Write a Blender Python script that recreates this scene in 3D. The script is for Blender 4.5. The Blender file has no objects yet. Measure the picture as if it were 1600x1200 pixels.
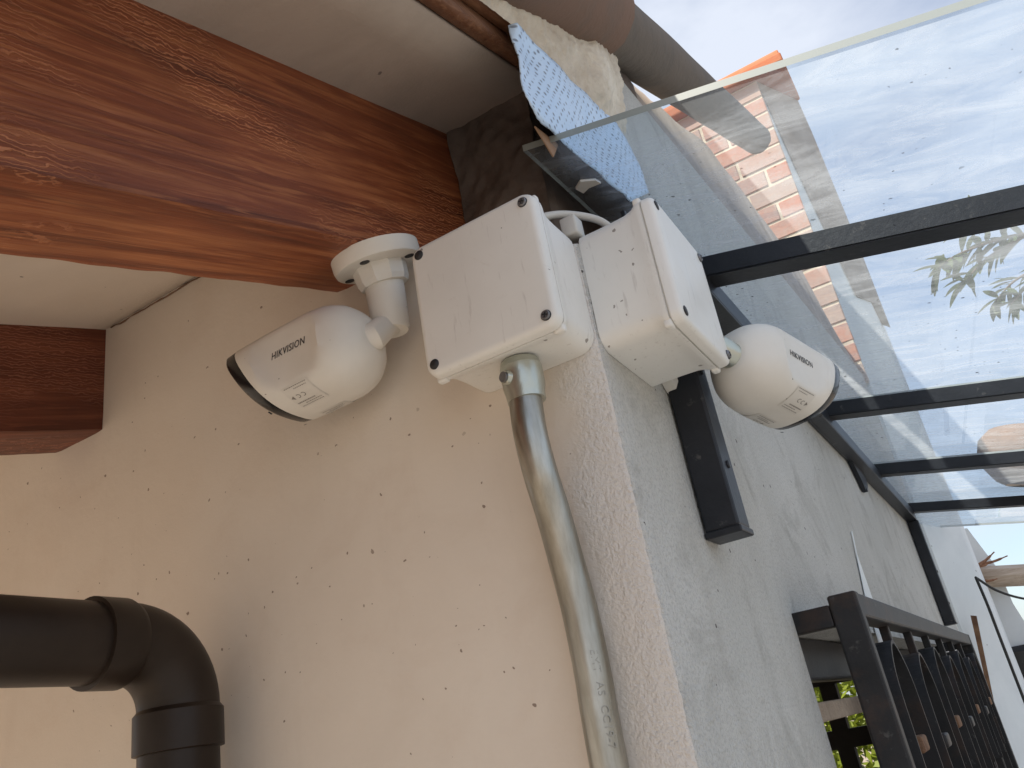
import bpy, bmesh, math, random
from mathutils import Vector, Matrix, noise

scene = bpy.context.scene
COL = scene.collection
R = math.radians

# ------------------------------------------------------------------ camera
# world axes: X = along the front wall (to the right), Y = along the side wall
# (away), Z = up.  The outer corner of the house is the line X = 0, Y = 0.
cam_d = bpy.data.cameras.new('camera')
cam_d.sensor_width = 36.0
cam_d.lens = 29.64
cam_d.clip_start = 0.02
cam_d.clip_end = 2000
cam = bpy.data.objects.new('camera', cam_d)
COL.objects.link(cam)
right = Vector((0.84048, 0.51597, -0.16540))
down = Vector((-0.34296, 0.27027, -0.89963))
fwd = Vector((-0.41948, 0.81285, 0.40411))
cm = Matrix.Identity(4)
for i in range(3):
    cm[i][0], cm[i][1], cm[i][2] = right[i], -down[i], -fwd[i]
cm[0][3], cm[1][3], cm[2][3] = 0.2269, -0.6130, 1.8368
cam.matrix_world = cm
scene.camera = cam

# ------------------------------------------------------------------ sky, sun, exposure
SUN = Vector((-0.20, -0.52, 0.83)).normalized()      # direction towards the sun
world = bpy.data.worlds.new('World')
scene.world = world
world.use_nodes = True
nt = world.node_tree
nt.nodes.clear()
wo = nt.nodes.new('ShaderNodeOutputWorld')
bg = nt.nodes.new('ShaderNodeBackground')
sky = nt.nodes.new('ShaderNodeTexSky')
sky.sky_type = 'NISHITA'
sky.sun_disc = False
sky.sun_elevation = math.asin(SUN.z)
sky.sun_rotation = math.atan2(SUN.x, SUN.y)
sky.air_density = 1.0
sky.dust_density = 1.6
tcw = nt.nodes.new('ShaderNodeTexCoord')
mpw = nt.nodes.new('ShaderNodeMapping')
mpw.inputs['Scale'].default_value = (1.0, 1.0, 2.2)
cn = nt.nodes.new('ShaderNodeTexNoise')
cn.inputs['Scale'].default_value = 2.1
cn.inputs['Detail'].default_value = 7
cn.inputs['Roughness'].default_value = 0.55
cr = nt.nodes.new('ShaderNodeValToRGB')
cr.color_ramp.elements[0].position = 0.36
cr.color_ramp.elements[0].color = (0.22, 0.22, 0.22, 1)
cr.color_ramp.elements[1].position = 0.64
cr.color_ramp.elements[1].color = (0.92, 0.92, 0.92, 1)
cmix = nt.nodes.new('ShaderNodeMix')
cmix.data_type = 'RGBA'
cmix.inputs[7].default_value = (4.3, 4.6, 5.2, 1)      # sunlit cloud, in the sky node's units
nt.links.new(tcw.outputs['Generated'], mpw.inputs['Vector'])
nt.links.new(mpw.outputs['Vector'], cn.inputs['Vector'])
nt.links.new(cn.outputs['Fac'], cr.inputs['Fac'])
nt.links.new(cr.outputs['Color'], cmix.inputs[0])
nt.links.new(sky.outputs['Color'], cmix.inputs[6])
nt.links.new(cmix.outputs[2], bg.inputs['Color'])
bg.inputs['Strength'].default_value = 0.12
nt.links.new(bg.outputs[0], wo.inputs[0])

sun_d = bpy.data.lights.new('sun', 'SUN')
sun_d.energy = 4.4
sun_d.angle = R(0.53)
sun_d.color = (1.0, 0.93, 0.82)
sun = bpy.data.objects.new('sun', sun_d)
COL.objects.link(sun)
sun.rotation_euler = SUN.to_track_quat('Z', 'Y').to_euler()
sun.location = (0, -3, 8)

vs = scene.view_settings
vs.view_transform = 'Standard'
vs.look = 'None'
vs.exposure = 0.72
vs.gamma = 1.0
vs.use_curve_mapping = False
scene.cycles.max_bounces = 7
scene.cycles.diffuse_bounces = 4
scene.cycles.glossy_bounces = 2
scene.cycles.transparent_max_bounces = 8

# ------------------------------------------------------------------ helpers
random.seed(4)

def link(o):
    COL.objects.link(o)
    return o

def thing(name, label, cat, loc=(0, 0, 0), group=None):
    o = bpy.data.objects.new(name, None)
    o.empty_display_size = 0.05
    link(o)
    o.location = loc
    o['label'] = label
    o['category'] = cat
    if group:
        o['group'] = group
    return o

def tag(o, label=None, cat=None, group=None, kind=None):
    if label: o['label'] = label
    if cat: o['category'] = cat
    if group: o['group'] = group
    if kind: o['kind'] = kind
    return o

def attach(o, parent, world_space=True):
    o.parent = parent
    if world_space and parent is not None:
        loc = parent.location.copy()
        if parent.parent is None:
            o.matrix_parent_inverse = Matrix.Translation(-loc)
    return o

def mesh(name, verts, faces, mat, parent=None, smooth=False, ws=True):
    me = bpy.data.meshes.new(name)
    me.from_pydata([tuple(v) for v in verts], [], [tuple(f) for f in faces])
    me.validate()
    me.update()
    if mat: me.materials.append(mat)
    if smooth:
        me.polygons.foreach_set('use_smooth', [True] * len(me.polygons))
    o = link(bpy.data.objects.new(name, me))
    if parent: attach(o, parent, ws)
    return o

def from_bm(name, bm, mat, parent=None, smooth=False, ws=True, recalc=True):
    if recalc:
        bmesh.ops.recalc_face_normals(bm, faces=bm.faces[:])
    me = bpy.data.meshes.new(name)
    bm.to_mesh(me)
    bm.free()
    if mat: me.materials.append(mat)
    if smooth:
        me.polygons.foreach_set('use_smooth', [True] * len(me.polygons))
    o = link(bpy.data.objects.new(name, me))
    if parent: attach(o, parent, ws)
    return o

def bm_box(bm, p0, p1, bev=0.0, seg=2):
    b = bmesh.new()
    bmesh.ops.create_cube(b, size=1.0)
    c = [(p0[i] + p1[i]) / 2 for i in range(3)]
    s = [abs(p1[i] - p0[i]) for i in range(3)]
    for v in b.verts:
        v.co = Vector((c[0] + v.co.x * s[0], c[1] + v.co.y * s[1], c[2] + v.co.z * s[2]))
    if bev > 0:
        bmesh.ops.bevel(b, geom=b.edges[:], offset=bev, segments=seg, affect='EDGES', profile=0.5)
    me = bpy.data.meshes.new('tmp')
    b.to_mesh(me)
    b.free()
    bm.from_mesh(me)
    bpy.data.meshes.remove(me)

def box(name, p0, p1, mat, parent=None, bev=0.0, ws=True, smooth=False):
    bm = bmesh.new()
    bm_box(bm, p0, p1, bev)
    return from_bm(name, bm, mat, parent, smooth, ws)

def frame_of(t):
    t = t.normalized()
    a = Vector((0, 0, 1)) if abs(t.z) < 0.9 else Vector((0, 1, 0))
    u = t.cross(a).normalized()
    return u, u.cross(t).normalized()

def tube_geo(pts, rad, n=16, cap=True, arc=None):
    pts = [Vector(p) for p in pts]
    if not hasattr(rad, '__len__'): rad = [rad] * len(pts)
    V, F = [], []
    u = None
    for i, p in enumerate(pts):
        if i == 0: t = pts[1] - p
        elif i == len(pts) - 1: t = p - pts[i - 1]
        else: t = (pts[i + 1] - p).normalized() + (p - pts[i - 1]).normalized()
        t.normalize()
        if u is None: u, w = frame_of(t)
        else:
            u = (u - t * u.dot(t)).normalized()
            w = u.cross(t).normalized()
        for k in range(n):
            a = 2 * math.pi * k / n
            V.append(p + (u * math.cos(a) + w * math.sin(a)) * rad[i])
    for i in range(len(pts) - 1):
        for k in range(n):
            a, b = i * n + k, i * n + (k + 1) % n
            F.append((a, b, b + n, a + n))
    if cap:
        F.append(tuple(range(n))[::-1])
        F.append(tuple(range((len(pts) - 1) * n, len(pts) * n)))
    return V, F

def tube(name, pts, rad, mat, parent=None, n=16, smooth=True, ws=True, cap=True):
    V, F = tube_geo(pts, rad, n, cap)
    o = mesh(name, V, F, mat, parent, smooth, ws)
    if smooth: sharpen(o)
    return o

def sharpen(o, ang=38):
    me = o.data
    bm = bmesh.new()
    bm.from_mesh(me)
    bmesh.ops.recalc_face_normals(bm, faces=bm.faces[:])
    for e in bm.edges:
        if len(e.link_faces) == 2 and e.calc_face_angle(0) > R(ang):
            e.smooth = False
    bm.to_mesh(me)
    bm.free()
    return o

def bezier(pts, n=24):
    """Catmull-Rom through the points"""
    P = [Vector(p) for p in pts]
    P = [P[0] * 2 - P[1]] + P + [P[-1] * 2 - P[-2]]
    out = []
    for i in range(1, len(P) - 2):
        for k in range(n):
            t = k / n
            a, b, c, d = P[i - 1], P[i], P[i + 1], P[i + 2]
            out.append(0.5 * ((2 * b) + (c - a) * t + (2 * a - 5 * b + 4 * c - d) * t * t + (3 * b - a - 3 * c + d) * t ** 3))
    out.append(P[-2])
    return out

def prism(name, poly, axis, v0, v1, mat, parent=None, ws=True):
    """poly = list of 2-D points in the two remaining axes (in XYZ order); axis 0/1/2"""
    def mk(p, v):
        q = list(p)
        q.insert(axis, v)
        return q
    n = len(poly)
    V = [mk(p, v0) for p in poly] + [mk(p, v1) for p in poly]
    F = [tuple(range(n))[::-1], tuple(range(n, 2 * n))]
    for i in range(n):
        F.append((i, (i + 1) % n, n + (i + 1) % n, n + i))
    bm = bmesh.new()
    bv = [bm.verts.new(v) for v in V]
    for f in F: bm.faces.new([bv[i] for i in f])
    return from_bm(name, bm, mat, parent, False, ws)

def text_mesh(s, size, extrude=0.0, shear=0.0, bold=0.0):
    cu = bpy.data.curves.new('lettering', 'FONT')
    cu.body = s
    cu.size = size
    cu.extrude = extrude
    cu.shear = shear
    cu.offset = bold
    cu.space_character = 1.10
    cu.align_x = 'CENTER'
    cu.align_y = 'CENTER'
    cu.resolution_u = 3
    o = bpy.data.objects.new('lettering', cu)
    COL.objects.link(o)
    dg = bpy.context.evaluated_depsgraph_get()
    me = bpy.data.meshes.new_from_object(o.evaluated_get(dg))
    bpy.data.objects.remove(o)
    return me

# ------------------------------------------------------------------ materials
class M:
    pass

def mat_base(name, color=(0.8, 0.8, 0.8), rough=0.6, metal=0.0, spec=0.4):
    m = bpy.data.materials.new(name)
    m.use_nodes = True
    t = m.node_tree
    b = t.nodes['Principled BSDF']
    b.inputs['Base Color'].default_value = (*color, 1)
    b.inputs['Roughness'].default_value = rough
    b.inputs['Metallic'].default_value = metal
    b.inputs['Specular IOR Level'].default_value = spec
    return m, t, b

def N(t, kind, **kw):
    n = t.nodes.new(kind)
    for k, v in kw.items():
        if k in n.inputs: n.inputs[k].default_value = v
        else: setattr(n, k, v)
    return n

def coord(t, scale=(1, 1, 1), rot=(0, 0, 0), pitch=0.0):
    tc = t.nodes.new('ShaderNodeTexCoord')
    mp = t.nodes.new('ShaderNodeMapping')
    mp.inputs['Scale'].default_value = scale
    mp.inputs['Rotation'].default_value = rot
    src = tc.outputs['Object']
    if pitch:
        vr = t.nodes.new('ShaderNodeVectorRotate')
        vr.rotation_type = 'X_AXIS'
        vr.inputs['Angle'].default_value = pitch
        t.links.new(src, vr.inputs['Vector'])
        src = vr.outputs[0]
    t.links.new(src, mp.inputs['Vector'])
    return mp.outputs['Vector']

def noise_n(t, vec, scale, detail=4, rough=0.5, dist=0.0):
    n = N(t, 'ShaderNodeTexNoise')
    n.inputs['Scale'].default_value = scale
    n.inputs['Detail'].default_value = detail
    n.inputs['Roughness'].default_value = rough
    n.inputs['Distortion'].default_value = dist
    t.links.new(vec, n.inputs['Vector'])
    return n.outputs['Fac']

def ramp(t, fac, stops):
    r = t.nodes.new('ShaderNodeValToRGB')
    e = r.color_ramp.elements
    while len(e) > 1: e.remove(e[-1])
    e[0].position = stops[0][0]
    e[0].color = (*stops[0][1], 1) if hasattr(stops[0][1], '__len__') else (stops[0][1],) * 3 + (1,)
    for p, c in stops[1:]:
        x = e.new(p)
        x.color = (*c, 1) if hasattr(c, '__len__') else (c, c, c, 1)
    t.links.new(fac, r.inputs['Fac'])
    return r.outputs['Color']

def mixc(t, fac, a, b, mode='MIX'):
    n = t.nodes.new('ShaderNodeMix')
    n.data_type = 'RGBA'
    n.blend_type = mode
    for inp, v in ((0, fac), (6, a), (7, b)):
        if isinstance(v, bpy.types.NodeSocket): t.links.new(v, n.inputs[inp])
        elif hasattr(v, '__len__'): n.inputs[inp].default_value = (*v, 1)
        else: n.inputs[inp].default_value = v
    return n.outputs[2]

def math_n(t, op, a, b=0.0, clamp=False):
    n = t.nodes.new('ShaderNodeMath')
    n.operation = op
    n.use_clamp = clamp
    for i, v in enumerate((a, b)):
        if isinstance(v, bpy.types.NodeSocket): t.links.new(v, n.inputs[i])
        else: n.inputs[i].default_value = v
    return n.outputs[0]

def bump(t, b, height, strength=0.3, dist=0.002, prev=None):
    n = t.nodes.new('ShaderNodeBump')
    n.inputs['Strength'].default_value = strength
    n.inputs['Distance'].default_value = dist
    t.links.new(height, n.inputs['Height'])
    if prev is not None: t.links.new(prev, n.inputs['Normal'])
    t.links.new(n.outputs[0], b.inputs['Normal'])
    return n.outputs[0]

def sep(t, vec):
    s = t.nodes.new('ShaderNodeSeparateXYZ')
    t.links.new(vec, s.inputs[0])
    return s.outputs

def specks(t, vec, scale, keep, size, axes=None):
    """small dark fly specks: 1 inside a speck"""
    mp = t.nodes.new('ShaderNodeVectorMath')
    mp.operation = 'ADD'
    wn = N(t, 'ShaderNodeTexNoise')
    wn.inputs['Scale'].default_value = 160
    t.links.new(vec, wn.inputs['Vector'])
    sc = t.nodes.new('ShaderNodeVectorMath')
    sc.operation = 'SCALE'
    sc.inputs['Scale'].default_value = 0.006
    t.links.new(wn.outputs['Color'], sc.inputs[0])
    t.links.new(vec, mp.inputs[0])
    t.links.new(sc.outputs[0], mp.inputs[1])
    v = N(t, 'ShaderNodeTexVoronoi')
    v.inputs['Scale'].default_value = scale
    if axes:
        v.voronoi_dimensions = '2D'
        sx = sep(t, mp.outputs[0])
        cx = t.nodes.new('ShaderNodeCombineXYZ')
        t.links.new(sx['xyz'.index(axes[0])], cx.inputs[0])
        t.links.new(sx['xyz'.index(axes[1])], cx.inputs[1])
        t.links.new(cx.outputs[0], v.inputs['Vector'])
    else:
        t.links.new(mp.outputs[0], v.inputs['Vector'])
    col = sep(t, v.outputs['Color'])
    on = math_n(t, 'LESS_THAN', col[0], keep)
    rad = math_n(t, 'MULTIPLY', math_n(t, 'MULTIPLY', col[1], col[1]), size * scale)
    ins = math_n(t, 'LESS_THAN', v.outputs['Distance'], rad)
    return math_n(t, 'MULTIPLY', on, ins)

# --- front wall plaster: smooth cream paint, coarse stucco towards the corner
m, t, b = mat_base('cream_plaster', rough=0.75, spec=0.25)
v = coord(t)
xyz = sep(t, v)
large = noise_n(t, v, 3.0, 4, 0.6)
base = ramp(t, large, [(0.3, (0.69, 0.61, 0.52)), (0.7, (0.76, 0.685, 0.595))])
blot = noise_n(t, v, 11, 5, 0.65, 0.6)
base = mixc(t, ramp(t, blot, [(0.5, 0.0), (0.78, 0.28)]), base, (0.60, 0.48, 0.38))
runv = coord(t, (16, 1, 1.4))
base = mixc(t, ramp(t, noise_n(t, runv, 1.3, 4, 0.6), [(0.56, 0.0), (0.80, 0.18)]), base, (0.54, 0.44, 0.36))
sp = math_n(t, 'MULTIPLY', specks(t, v, 25, 0.5, 0.0021, 'xz'), ramp(t, noise_n(t, v, 3.1, 2), [(0.44, 0.0), (0.52, 1.0)]))
sp2 = specks(t, v, 44, 0.30, 0.0013, 'xz')
base = mixc(t, math_n(t, 'MULTIPLY', math_n(t, 'MAXIMUM', sp, sp2), 0.75), base, (0.16, 0.10, 0.07))
wob = math_n(t, 'MULTIPLY', math_n(t, 'SUBTRACT', noise_n(t, v, 9, 3), 0.5), 0.09)
msk = t.nodes.new('ShaderNodeMapRange')
msk.interpolation_type = 'SMOOTHSTEP'
msk.inputs['From Min'].default_value = -0.062
msk.inputs['From Max'].default_value = -0.02
t.links.new(math_n(t, 'ADD', xyz[0], wob), msk.inputs['Value'])
t.links.new(mixc(t, math_n(t, 'MULTIPLY', msk.outputs[0], 0.85), base, (0.74, 0.71, 0.67)), b.inputs['Base Color'])
gr = noise_n(t, v, 330, 3, 0.6)
gr2 = noise_n(t, v, 140, 3, 0.6)
stuc = math_n(t, 'MULTIPLY', math_n(t, 'ADD', gr, gr2), math_n(t, 'ADD', math_n(t, 'MULTIPLY', msk.outputs[0], 1.2), 0.06))
p1 = bump(t, b, noise_n(t, v, 14, 4, 0.5), 0.35, 0.006)
bump(t, b, stuc, 0.7, 0.004, p1)
M.cream = m

# --- side wall stucco: grey-white
m, t, b = mat_base('grey_stucco', rough=0.85, spec=0.2)
v = coord(t)
large = noise_n(t, v, 2.2, 5, 0.6)
base = ramp(t, large, [(0.3, (0.54, 0.535, 0.50)), (0.7, (0.67, 0.66, 0.625))])
vst = coord(t, (1, 14, 1.6))
base = mixc(t, ramp(t, noise_n(t, vst, 1.0, 4, 0.6), [(0.52, 0.0), (0.75, 0.4)]), base, (0.42, 0.40, 0.36))
mold = noise_n(t, v, 9, 6, 0.7, 0.8)
base = mixc(t, ramp(t, mold, [(0.52, 0.0), (0.72, 0.6)]), base, (0.32, 0.31, 0.28))
grain = noise_n(t, v, 300, 3, 0.75)
base = mixc(t, ramp(t, grain, [(0.36, 0.45), (0.52, 0.0)]), base, (0.30, 0.30, 0.29))
sp = specks(t, v, 26, 0.3, 0.0026, 'yz')
base = mixc(t, sp, base, (0.12, 0.11, 0.10))
t.links.new(base, b.inputs['Base Color'])
p1 = bump(t, b, noise_n(t, v, 10, 4, 0.55), 0.5, 0.012)
g = math_n(t, 'ADD', noise_n(t, v, 290, 3, 0.65), noise_n(t, v, 140, 3, 0.6))
bump(t, b, g, 0.75, 0.005, p1)
M.stucco = m

def plaster(name, c1, c2, scale=6, bs=0.3, fine=200, rough=0.8, spk=None):
    m, t, b = mat_base(name, rough=rough, spec=0.25)
    v = coord(t)
    base = ramp(t, noise_n(t, v, scale, 5, 0.6, 0.4), [(0.3, c1), (0.7, c2)])
    if spk:
        base = mixc(t, math_n(t, 'MULTIPLY', specks(t, v, *spk), 0.7), base, (0.1, 0.08, 0.07))
    t.links.new(base, b.inputs['Base Color'])
    p = bump(t, b, noise_n(t, v, scale * 2.5, 4), bs, 0.006)
    bump(t, b, noise_n(t, v, fine, 3, 0.6), bs, 0.002, p)
    return m
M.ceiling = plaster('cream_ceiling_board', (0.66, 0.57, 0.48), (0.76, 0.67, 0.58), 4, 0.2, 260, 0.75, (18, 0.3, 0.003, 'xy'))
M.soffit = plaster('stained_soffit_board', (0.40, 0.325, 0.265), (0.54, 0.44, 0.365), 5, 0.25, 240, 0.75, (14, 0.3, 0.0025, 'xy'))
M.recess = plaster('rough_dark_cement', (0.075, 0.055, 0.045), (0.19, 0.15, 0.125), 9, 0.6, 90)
M.white_wall = plaster('white_painted_plaster', (0.66, 0.70, 0.71), (0.80, 0.83, 0.83), 3, 0.15, 180, 0.8, (18, 0.3, 0.006))
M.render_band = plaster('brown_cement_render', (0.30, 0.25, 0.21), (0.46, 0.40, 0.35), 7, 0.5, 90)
M.coping = plaster('grey_coping_mortar', (0.36, 0.34, 0.31), (0.56, 0.53, 0.48), 8, 0.5, 120)
M.mortar = plaster('rough_cream_mortar', (0.56, 0.48, 0.38), (0.82, 0.75, 0.63), 16, 1.0, 130, 0.9)
M.joint = plaster('brick_joint_mortar', (0.62, 0.50, 0.36), (0.78, 0.66, 0.50), 10, 0.5, 120, 0.9)
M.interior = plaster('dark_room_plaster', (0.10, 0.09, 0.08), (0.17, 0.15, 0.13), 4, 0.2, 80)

# --- wood
def wood(name, dark, mid, light, axis_scale=(26, 2.2, 26), gouge=0.5, pitch=0.0):
    m, t, b = mat_base(name, rough=0.48, spec=0.35)
    v = coord(t, axis_scale, pitch=pitch)
    v0 = coord(t)
    g1 = noise_n(t, v, 1.6, 6, 0.66, 0.35)
    base = ramp(t, g1, [(0.28, dark), (0.5, mid), (0.72, light)])
    vf = coord(t, (axis_scale[0] * 4, axis_scale[1] * 4, axis_scale[2] * 4), pitch=pitch)
    fine = noise_n(t, vf, 1.5, 4, 0.6, 0.5)
    base = mixc(t, ramp(t, fine, [(0.52, 0.0), (0.68, 0.7)]), base, light)
    # pale adze and drawknife scars
    wv = N(t, 'ShaderNodeTexWave')
    wv.wave_type = 'RINGS'
    wv.inputs['Scale'].default_value = 9
    wv.inputs['Distortion'].default_value = 9
    wv.inputs['Detail'].default_value = 3
    wv.inputs['Detail Scale'].default_value = 1.6
    t.links.new(coord(t, (9, 4.5, 9), pitch=pitch), wv.inputs['Vector'])
    msk = ramp(t, noise_n(t, coord(t, (7, 3.2, 7)), 1.3, 3, 0.5), [(0.53, 0.0), (0.62, 1.0)])
    sc = math_n(t, 'MULTIPLY', ramp(t, wv.outputs['Fac'], [(0.72, 0.0), (0.95, 1.0)]), msk)
    base = mixc(t, math_n(t, 'MULTIPLY', sc, gouge), base, [min(1, c * 1.5 + 0.05) for c in light])
    base = mixc(t, ramp(t, noise_n(t, v0, 5, 3, 0.5), [(0.35, 0.45), (0.6, 0.0)]), base, dark)
    t.links.new(base, b.inputs['Base Color'])
    h = math_n(t, 'ADD', math_n(t, 'MULTIPLY', g1, 0.8), math_n(t, 'MULTIPLY', sc, -0.6))
    p = bump(t, b, h, 0.5, 0.004)
    bump(t, b, fine, 0.3, 0.0015, p)
    return m
M.wood = wood('stained_red_timber', (0.10, 0.026, 0.011), (0.26, 0.070, 0.026), (0.50, 0.185, 0.070), (40, 1.7, 40), 0.6, R(-18.4))
M.wood2 = wood('dark_stained_timber', (0.075, 0.022, 0.012), (0.15, 0.042, 0.022), (0.27, 0.09, 0.045), (34, 2.0, 34), 0.5, R(-15.1))
M.lath = wood('brown_lath', (0.12, 0.05, 0.025), (0.24, 0.11, 0.06), (0.38, 0.2, 0.11), (40, 3, 40), 0.2)
M.oldwood = wood('weathered_pale_wood', (0.30, 0.22, 0.16), (0.46, 0.36, 0.27), (0.58, 0.48, 0.38), (2, 30, 30), 0.2)

# --- plastic
def plastic(name, c, c2, rough=0.38, spk=0.25, scuff=True, yell=None):
    m, t, b = mat_base(name, rough=rough, spec=0.5)
    v = coord(t)
    base = ramp(t, noise_n(t, v, 12, 5, 0.6), [(0.3, c), (0.7, c2)])
    if scuff:
        vs_ = coord(t, (220, 220, 26))
        base = mixc(t, ramp(t, noise_n(t, vs_, 1.0, 3, 0.6), [(0.62, 0.0), (0.74, 0.35)]), base, (0.40, 0.37, 0.34))
        base = mixc(t, ramp(t, noise_n(t, v, 38, 6, 0.75, 0.5), [(0.60, 0.0), (0.8, 0.4)]), base, (0.50, 0.44, 0.37))
    base = mixc(t, math_n(t, 'MULTIPLY', specks(t, v, 120, spk, 0.0019), 0.75), base, (0.16, 0.13, 0.11))
    t.links.new(base, b.inputs['Base Color'])
    rr = ramp(t, noise_n(t, v, 30, 4), [(0.3, rough - 0.06), (0.7, rough + 0.14)])
    t.links.new(rr, b.inputs['Roughness'])
    bump(t, b, noise_n(t, v, 60, 4), 0.08, 0.002)
    return m
M.box = plastic('white_abs_plastic', (0.74, 0.73, 0.69), (0.80, 0.79, 0.75))
M.camw = plastic('white_painted_metal', (0.66, 0.63, 0.57), (0.74, 0.71, 0.65), 0.42, 0.12, False)
M.black_plastic, _, _ = mat_base('black_gloss_plastic', (0.012, 0.012, 0.013), 0.25, 0, 0.5)
M.print_, _, _ = mat_base('dark_print_ink', (0.05, 0.045, 0.045), 0.6)
M.print_faint, _, _ = mat_base('grey_print_ink', (0.22, 0.20, 0.18), 0.6)
M.sticker, _, _ = mat_base('grey_sticker', (0.66, 0.63, 0.575), 0.45)
M.grommet, _, _ = mat_base('dark_rubber', (0.03, 0.03, 0.032), 0.6)
M.cablew, _, _ = mat_base('white_cable_sheath', (0.62, 0.60, 0.55), 0.5)
M.cableb, _, _ = mat_base('black_cable_sheath', (0.02, 0.02, 0.02), 0.5)

m, t, b = mat_base('screw_steel', (0.20, 0.20, 0.21), 0.4, 0.8)
M.screw = m
m, t, b = mat_base('galvanised_steel', rough=0.3, metal=1.0)
v = coord(t, (60, 60, 9))
t.links.new(ramp(t, noise_n(t, v, 1.2, 5, 0.65), [(0.3, (0.30, 0.285, 0.24)), (0.55, (0.43, 0.42, 0.375)), (0.75, (0.55, 0.55, 0.51))]), b.inputs['Base Color'])
t.links.new(ramp(t, noise_n(t, coord(t), 40, 5, 0.7), [(0.3, 0.28), (0.7, 0.46)]), b.inputs['Roughness'])
bump(t, b, noise_n(t, coord(t, (80, 80, 14)), 1.0, 4), 0.2, 0.002)
M.galv = m
m, t, b = mat_base('zinc_casting', (0.52, 0.54, 0.48), 0.32, 0.9)
bump(t, b, noise_n(t, coord(t), 90, 4), 0.25, 0.002)
M.zinc = m

m, t, b = mat_base('dark_brown_pvc', rough=0.40, spec=0.28)
v = coord(t)
t.links.new(ramp(t, noise_n(t, v, 14, 5, 0.6), [(0.3, (0.017, 0.011, 0.0075)), (0.7, (0.032, 0.022, 0.016))]), b.inputs['Base Color'])
bump(t, b, noise_n(t, v, 45, 3), 0.08, 0.002)
M.pvc = m

def blackmetal(name, c1, c2, rough=0.45, rust=0.0):
    m, t, b = mat_base(name, rough=rough, spec=0.4)
    v = coord(t)
    base = ramp(t, noise_n(t, v, 18, 5, 0.6), [(0.3, c1), (0.7, c2)])
    if rust:
        base = mixc(t, ramp(t, noise_n(t, v, 12, 6, 0.7), [(0.52, 0.0), (0.66, rust)]), base, (0.20, 0.085, 0.035))
    base = mixc(t, ramp(t, noise_n(t, v, 55, 5, 0.7), [(0.62, 0.0), (0.75, 0.5)]), base, (0.16, 0.15, 0.14))
    t.links.new(base, b.inputs['Base Color'])
    bump(t, b, noise_n(t, v, 130, 4, 0.6), 0.25, 0.0015)
    return m
M.black = blackmetal('black_painted_steel', (0.008, 0.010, 0.014), (0.020, 0.022, 0.028), 0.42)
M.iron = blackmetal('black_wrought_iron', (0.007, 0.0075, 0.009), (0.018, 0.018, 0.020), 0.55, 0.12)
M.rust = plaster('rusty_iron', (0.12, 0.065, 0.04), (0.26, 0.15, 0.085), 30, 0.6, 200)

# --- clay
def clay(name, c1, c2, c3):
    m, t, b = mat_base(name, rough=0.85, spec=0.2)
    v = coord(t)
    oi = N(t, 'ShaderNodeObjectInfo')
    base = mixc(t, oi.outputs['Random'], c1, c2)
    base = mixc(t, ramp(t, noise_n(t, v, 16, 6, 0.7, 0.5), [(0.42, 0.0), (0.72, 0.7)]), base, c3)
    t.links.new(base, b.inputs['Base Color'])
    p = bump(t, b, noise_n(t, v, 40, 5, 0.65), 0.5, 0.004)
    bump(t, b, noise_n(t, v, 220, 3), 0.3, 0.0015, p)
    return m
M.brick = clay('red_clay_brick', (0.54, 0.22, 0.14), (0.48, 0.36, 0.29), (0.50, 0.40, 0.33))
M.tile_red = clay('terracotta_tile', (0.50, 0.17, 0.085), (0.46, 0.16, 0.08), (0.42, 0.20, 0.12))
M.tile_old = clay('weathered_clay_tile', (0.23, 0.145, 0.105), (0.22, 0.14, 0.10), (0.17, 0.135, 0.11))
M.tile_grey = clay('grey_lichened_clay_tile', (0.19, 0.155, 0.125), (0.17, 0.14, 0.115), (0.13, 0.12, 0.105))
M.pot = clay('brown_clay_pot', (0.34, 0.22, 0.16), (0.34, 0.22, 0.16), (0.26, 0.19, 0.15))

# --- foil insulation: dimpled, bluish silver
m, t, b = mat_base('dimpled_foil', rough=0.36, metal=0.12, spec=0.6)
uv = t.nodes.new('ShaderNodeTexCoord')
mp = t.nodes.new('ShaderNodeMapping')
t.links.new(uv.outputs['UV'], mp.inputs['Vector'])
br = t.nodes.new('ShaderNodeTexBrick')
wv = N(t, 'ShaderNodeTexVoronoi')
wv.inputs['Scale'].default_value = 1.0
wv.inputs['Randomness'].default_value = 0.28
mp.inputs['Scale'].default_value = (95, 150, 1)
mp.inputs['Rotation'].default_value = (0, 0, 0.35)
t.links.new(mp.outputs[0], wv.inputs['Vector'])
t.nodes.remove(br)
dim = ramp(t, wv.outputs['Distance'], [(0.16, 1.0), (0.30, 0.0)])
base = mixc(t, noise_n(t, coord(t), 25, 4), (0.52, 0.70, 0.92), (0.66, 0.80, 0.96))
base = mixc(t, math_n(t, 'MULTIPLY', dim, 0.85), base, (0.17, 0.20, 0.26))
t.links.new(base, b.inputs['Base Color'])
p = bump(t, b, math_n(t, 'SUBTRACT', 1.0, dim), 0.5, 0.002)
bump(t, b, noise_n(t, coord(t), 35, 4, 0.6), 0.35, 0.006, p)
M.foil = m
M.foil_back, _, _ = mat_base('brown_paper_backing', (0.33, 0.20, 0.12), 0.8)

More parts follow.
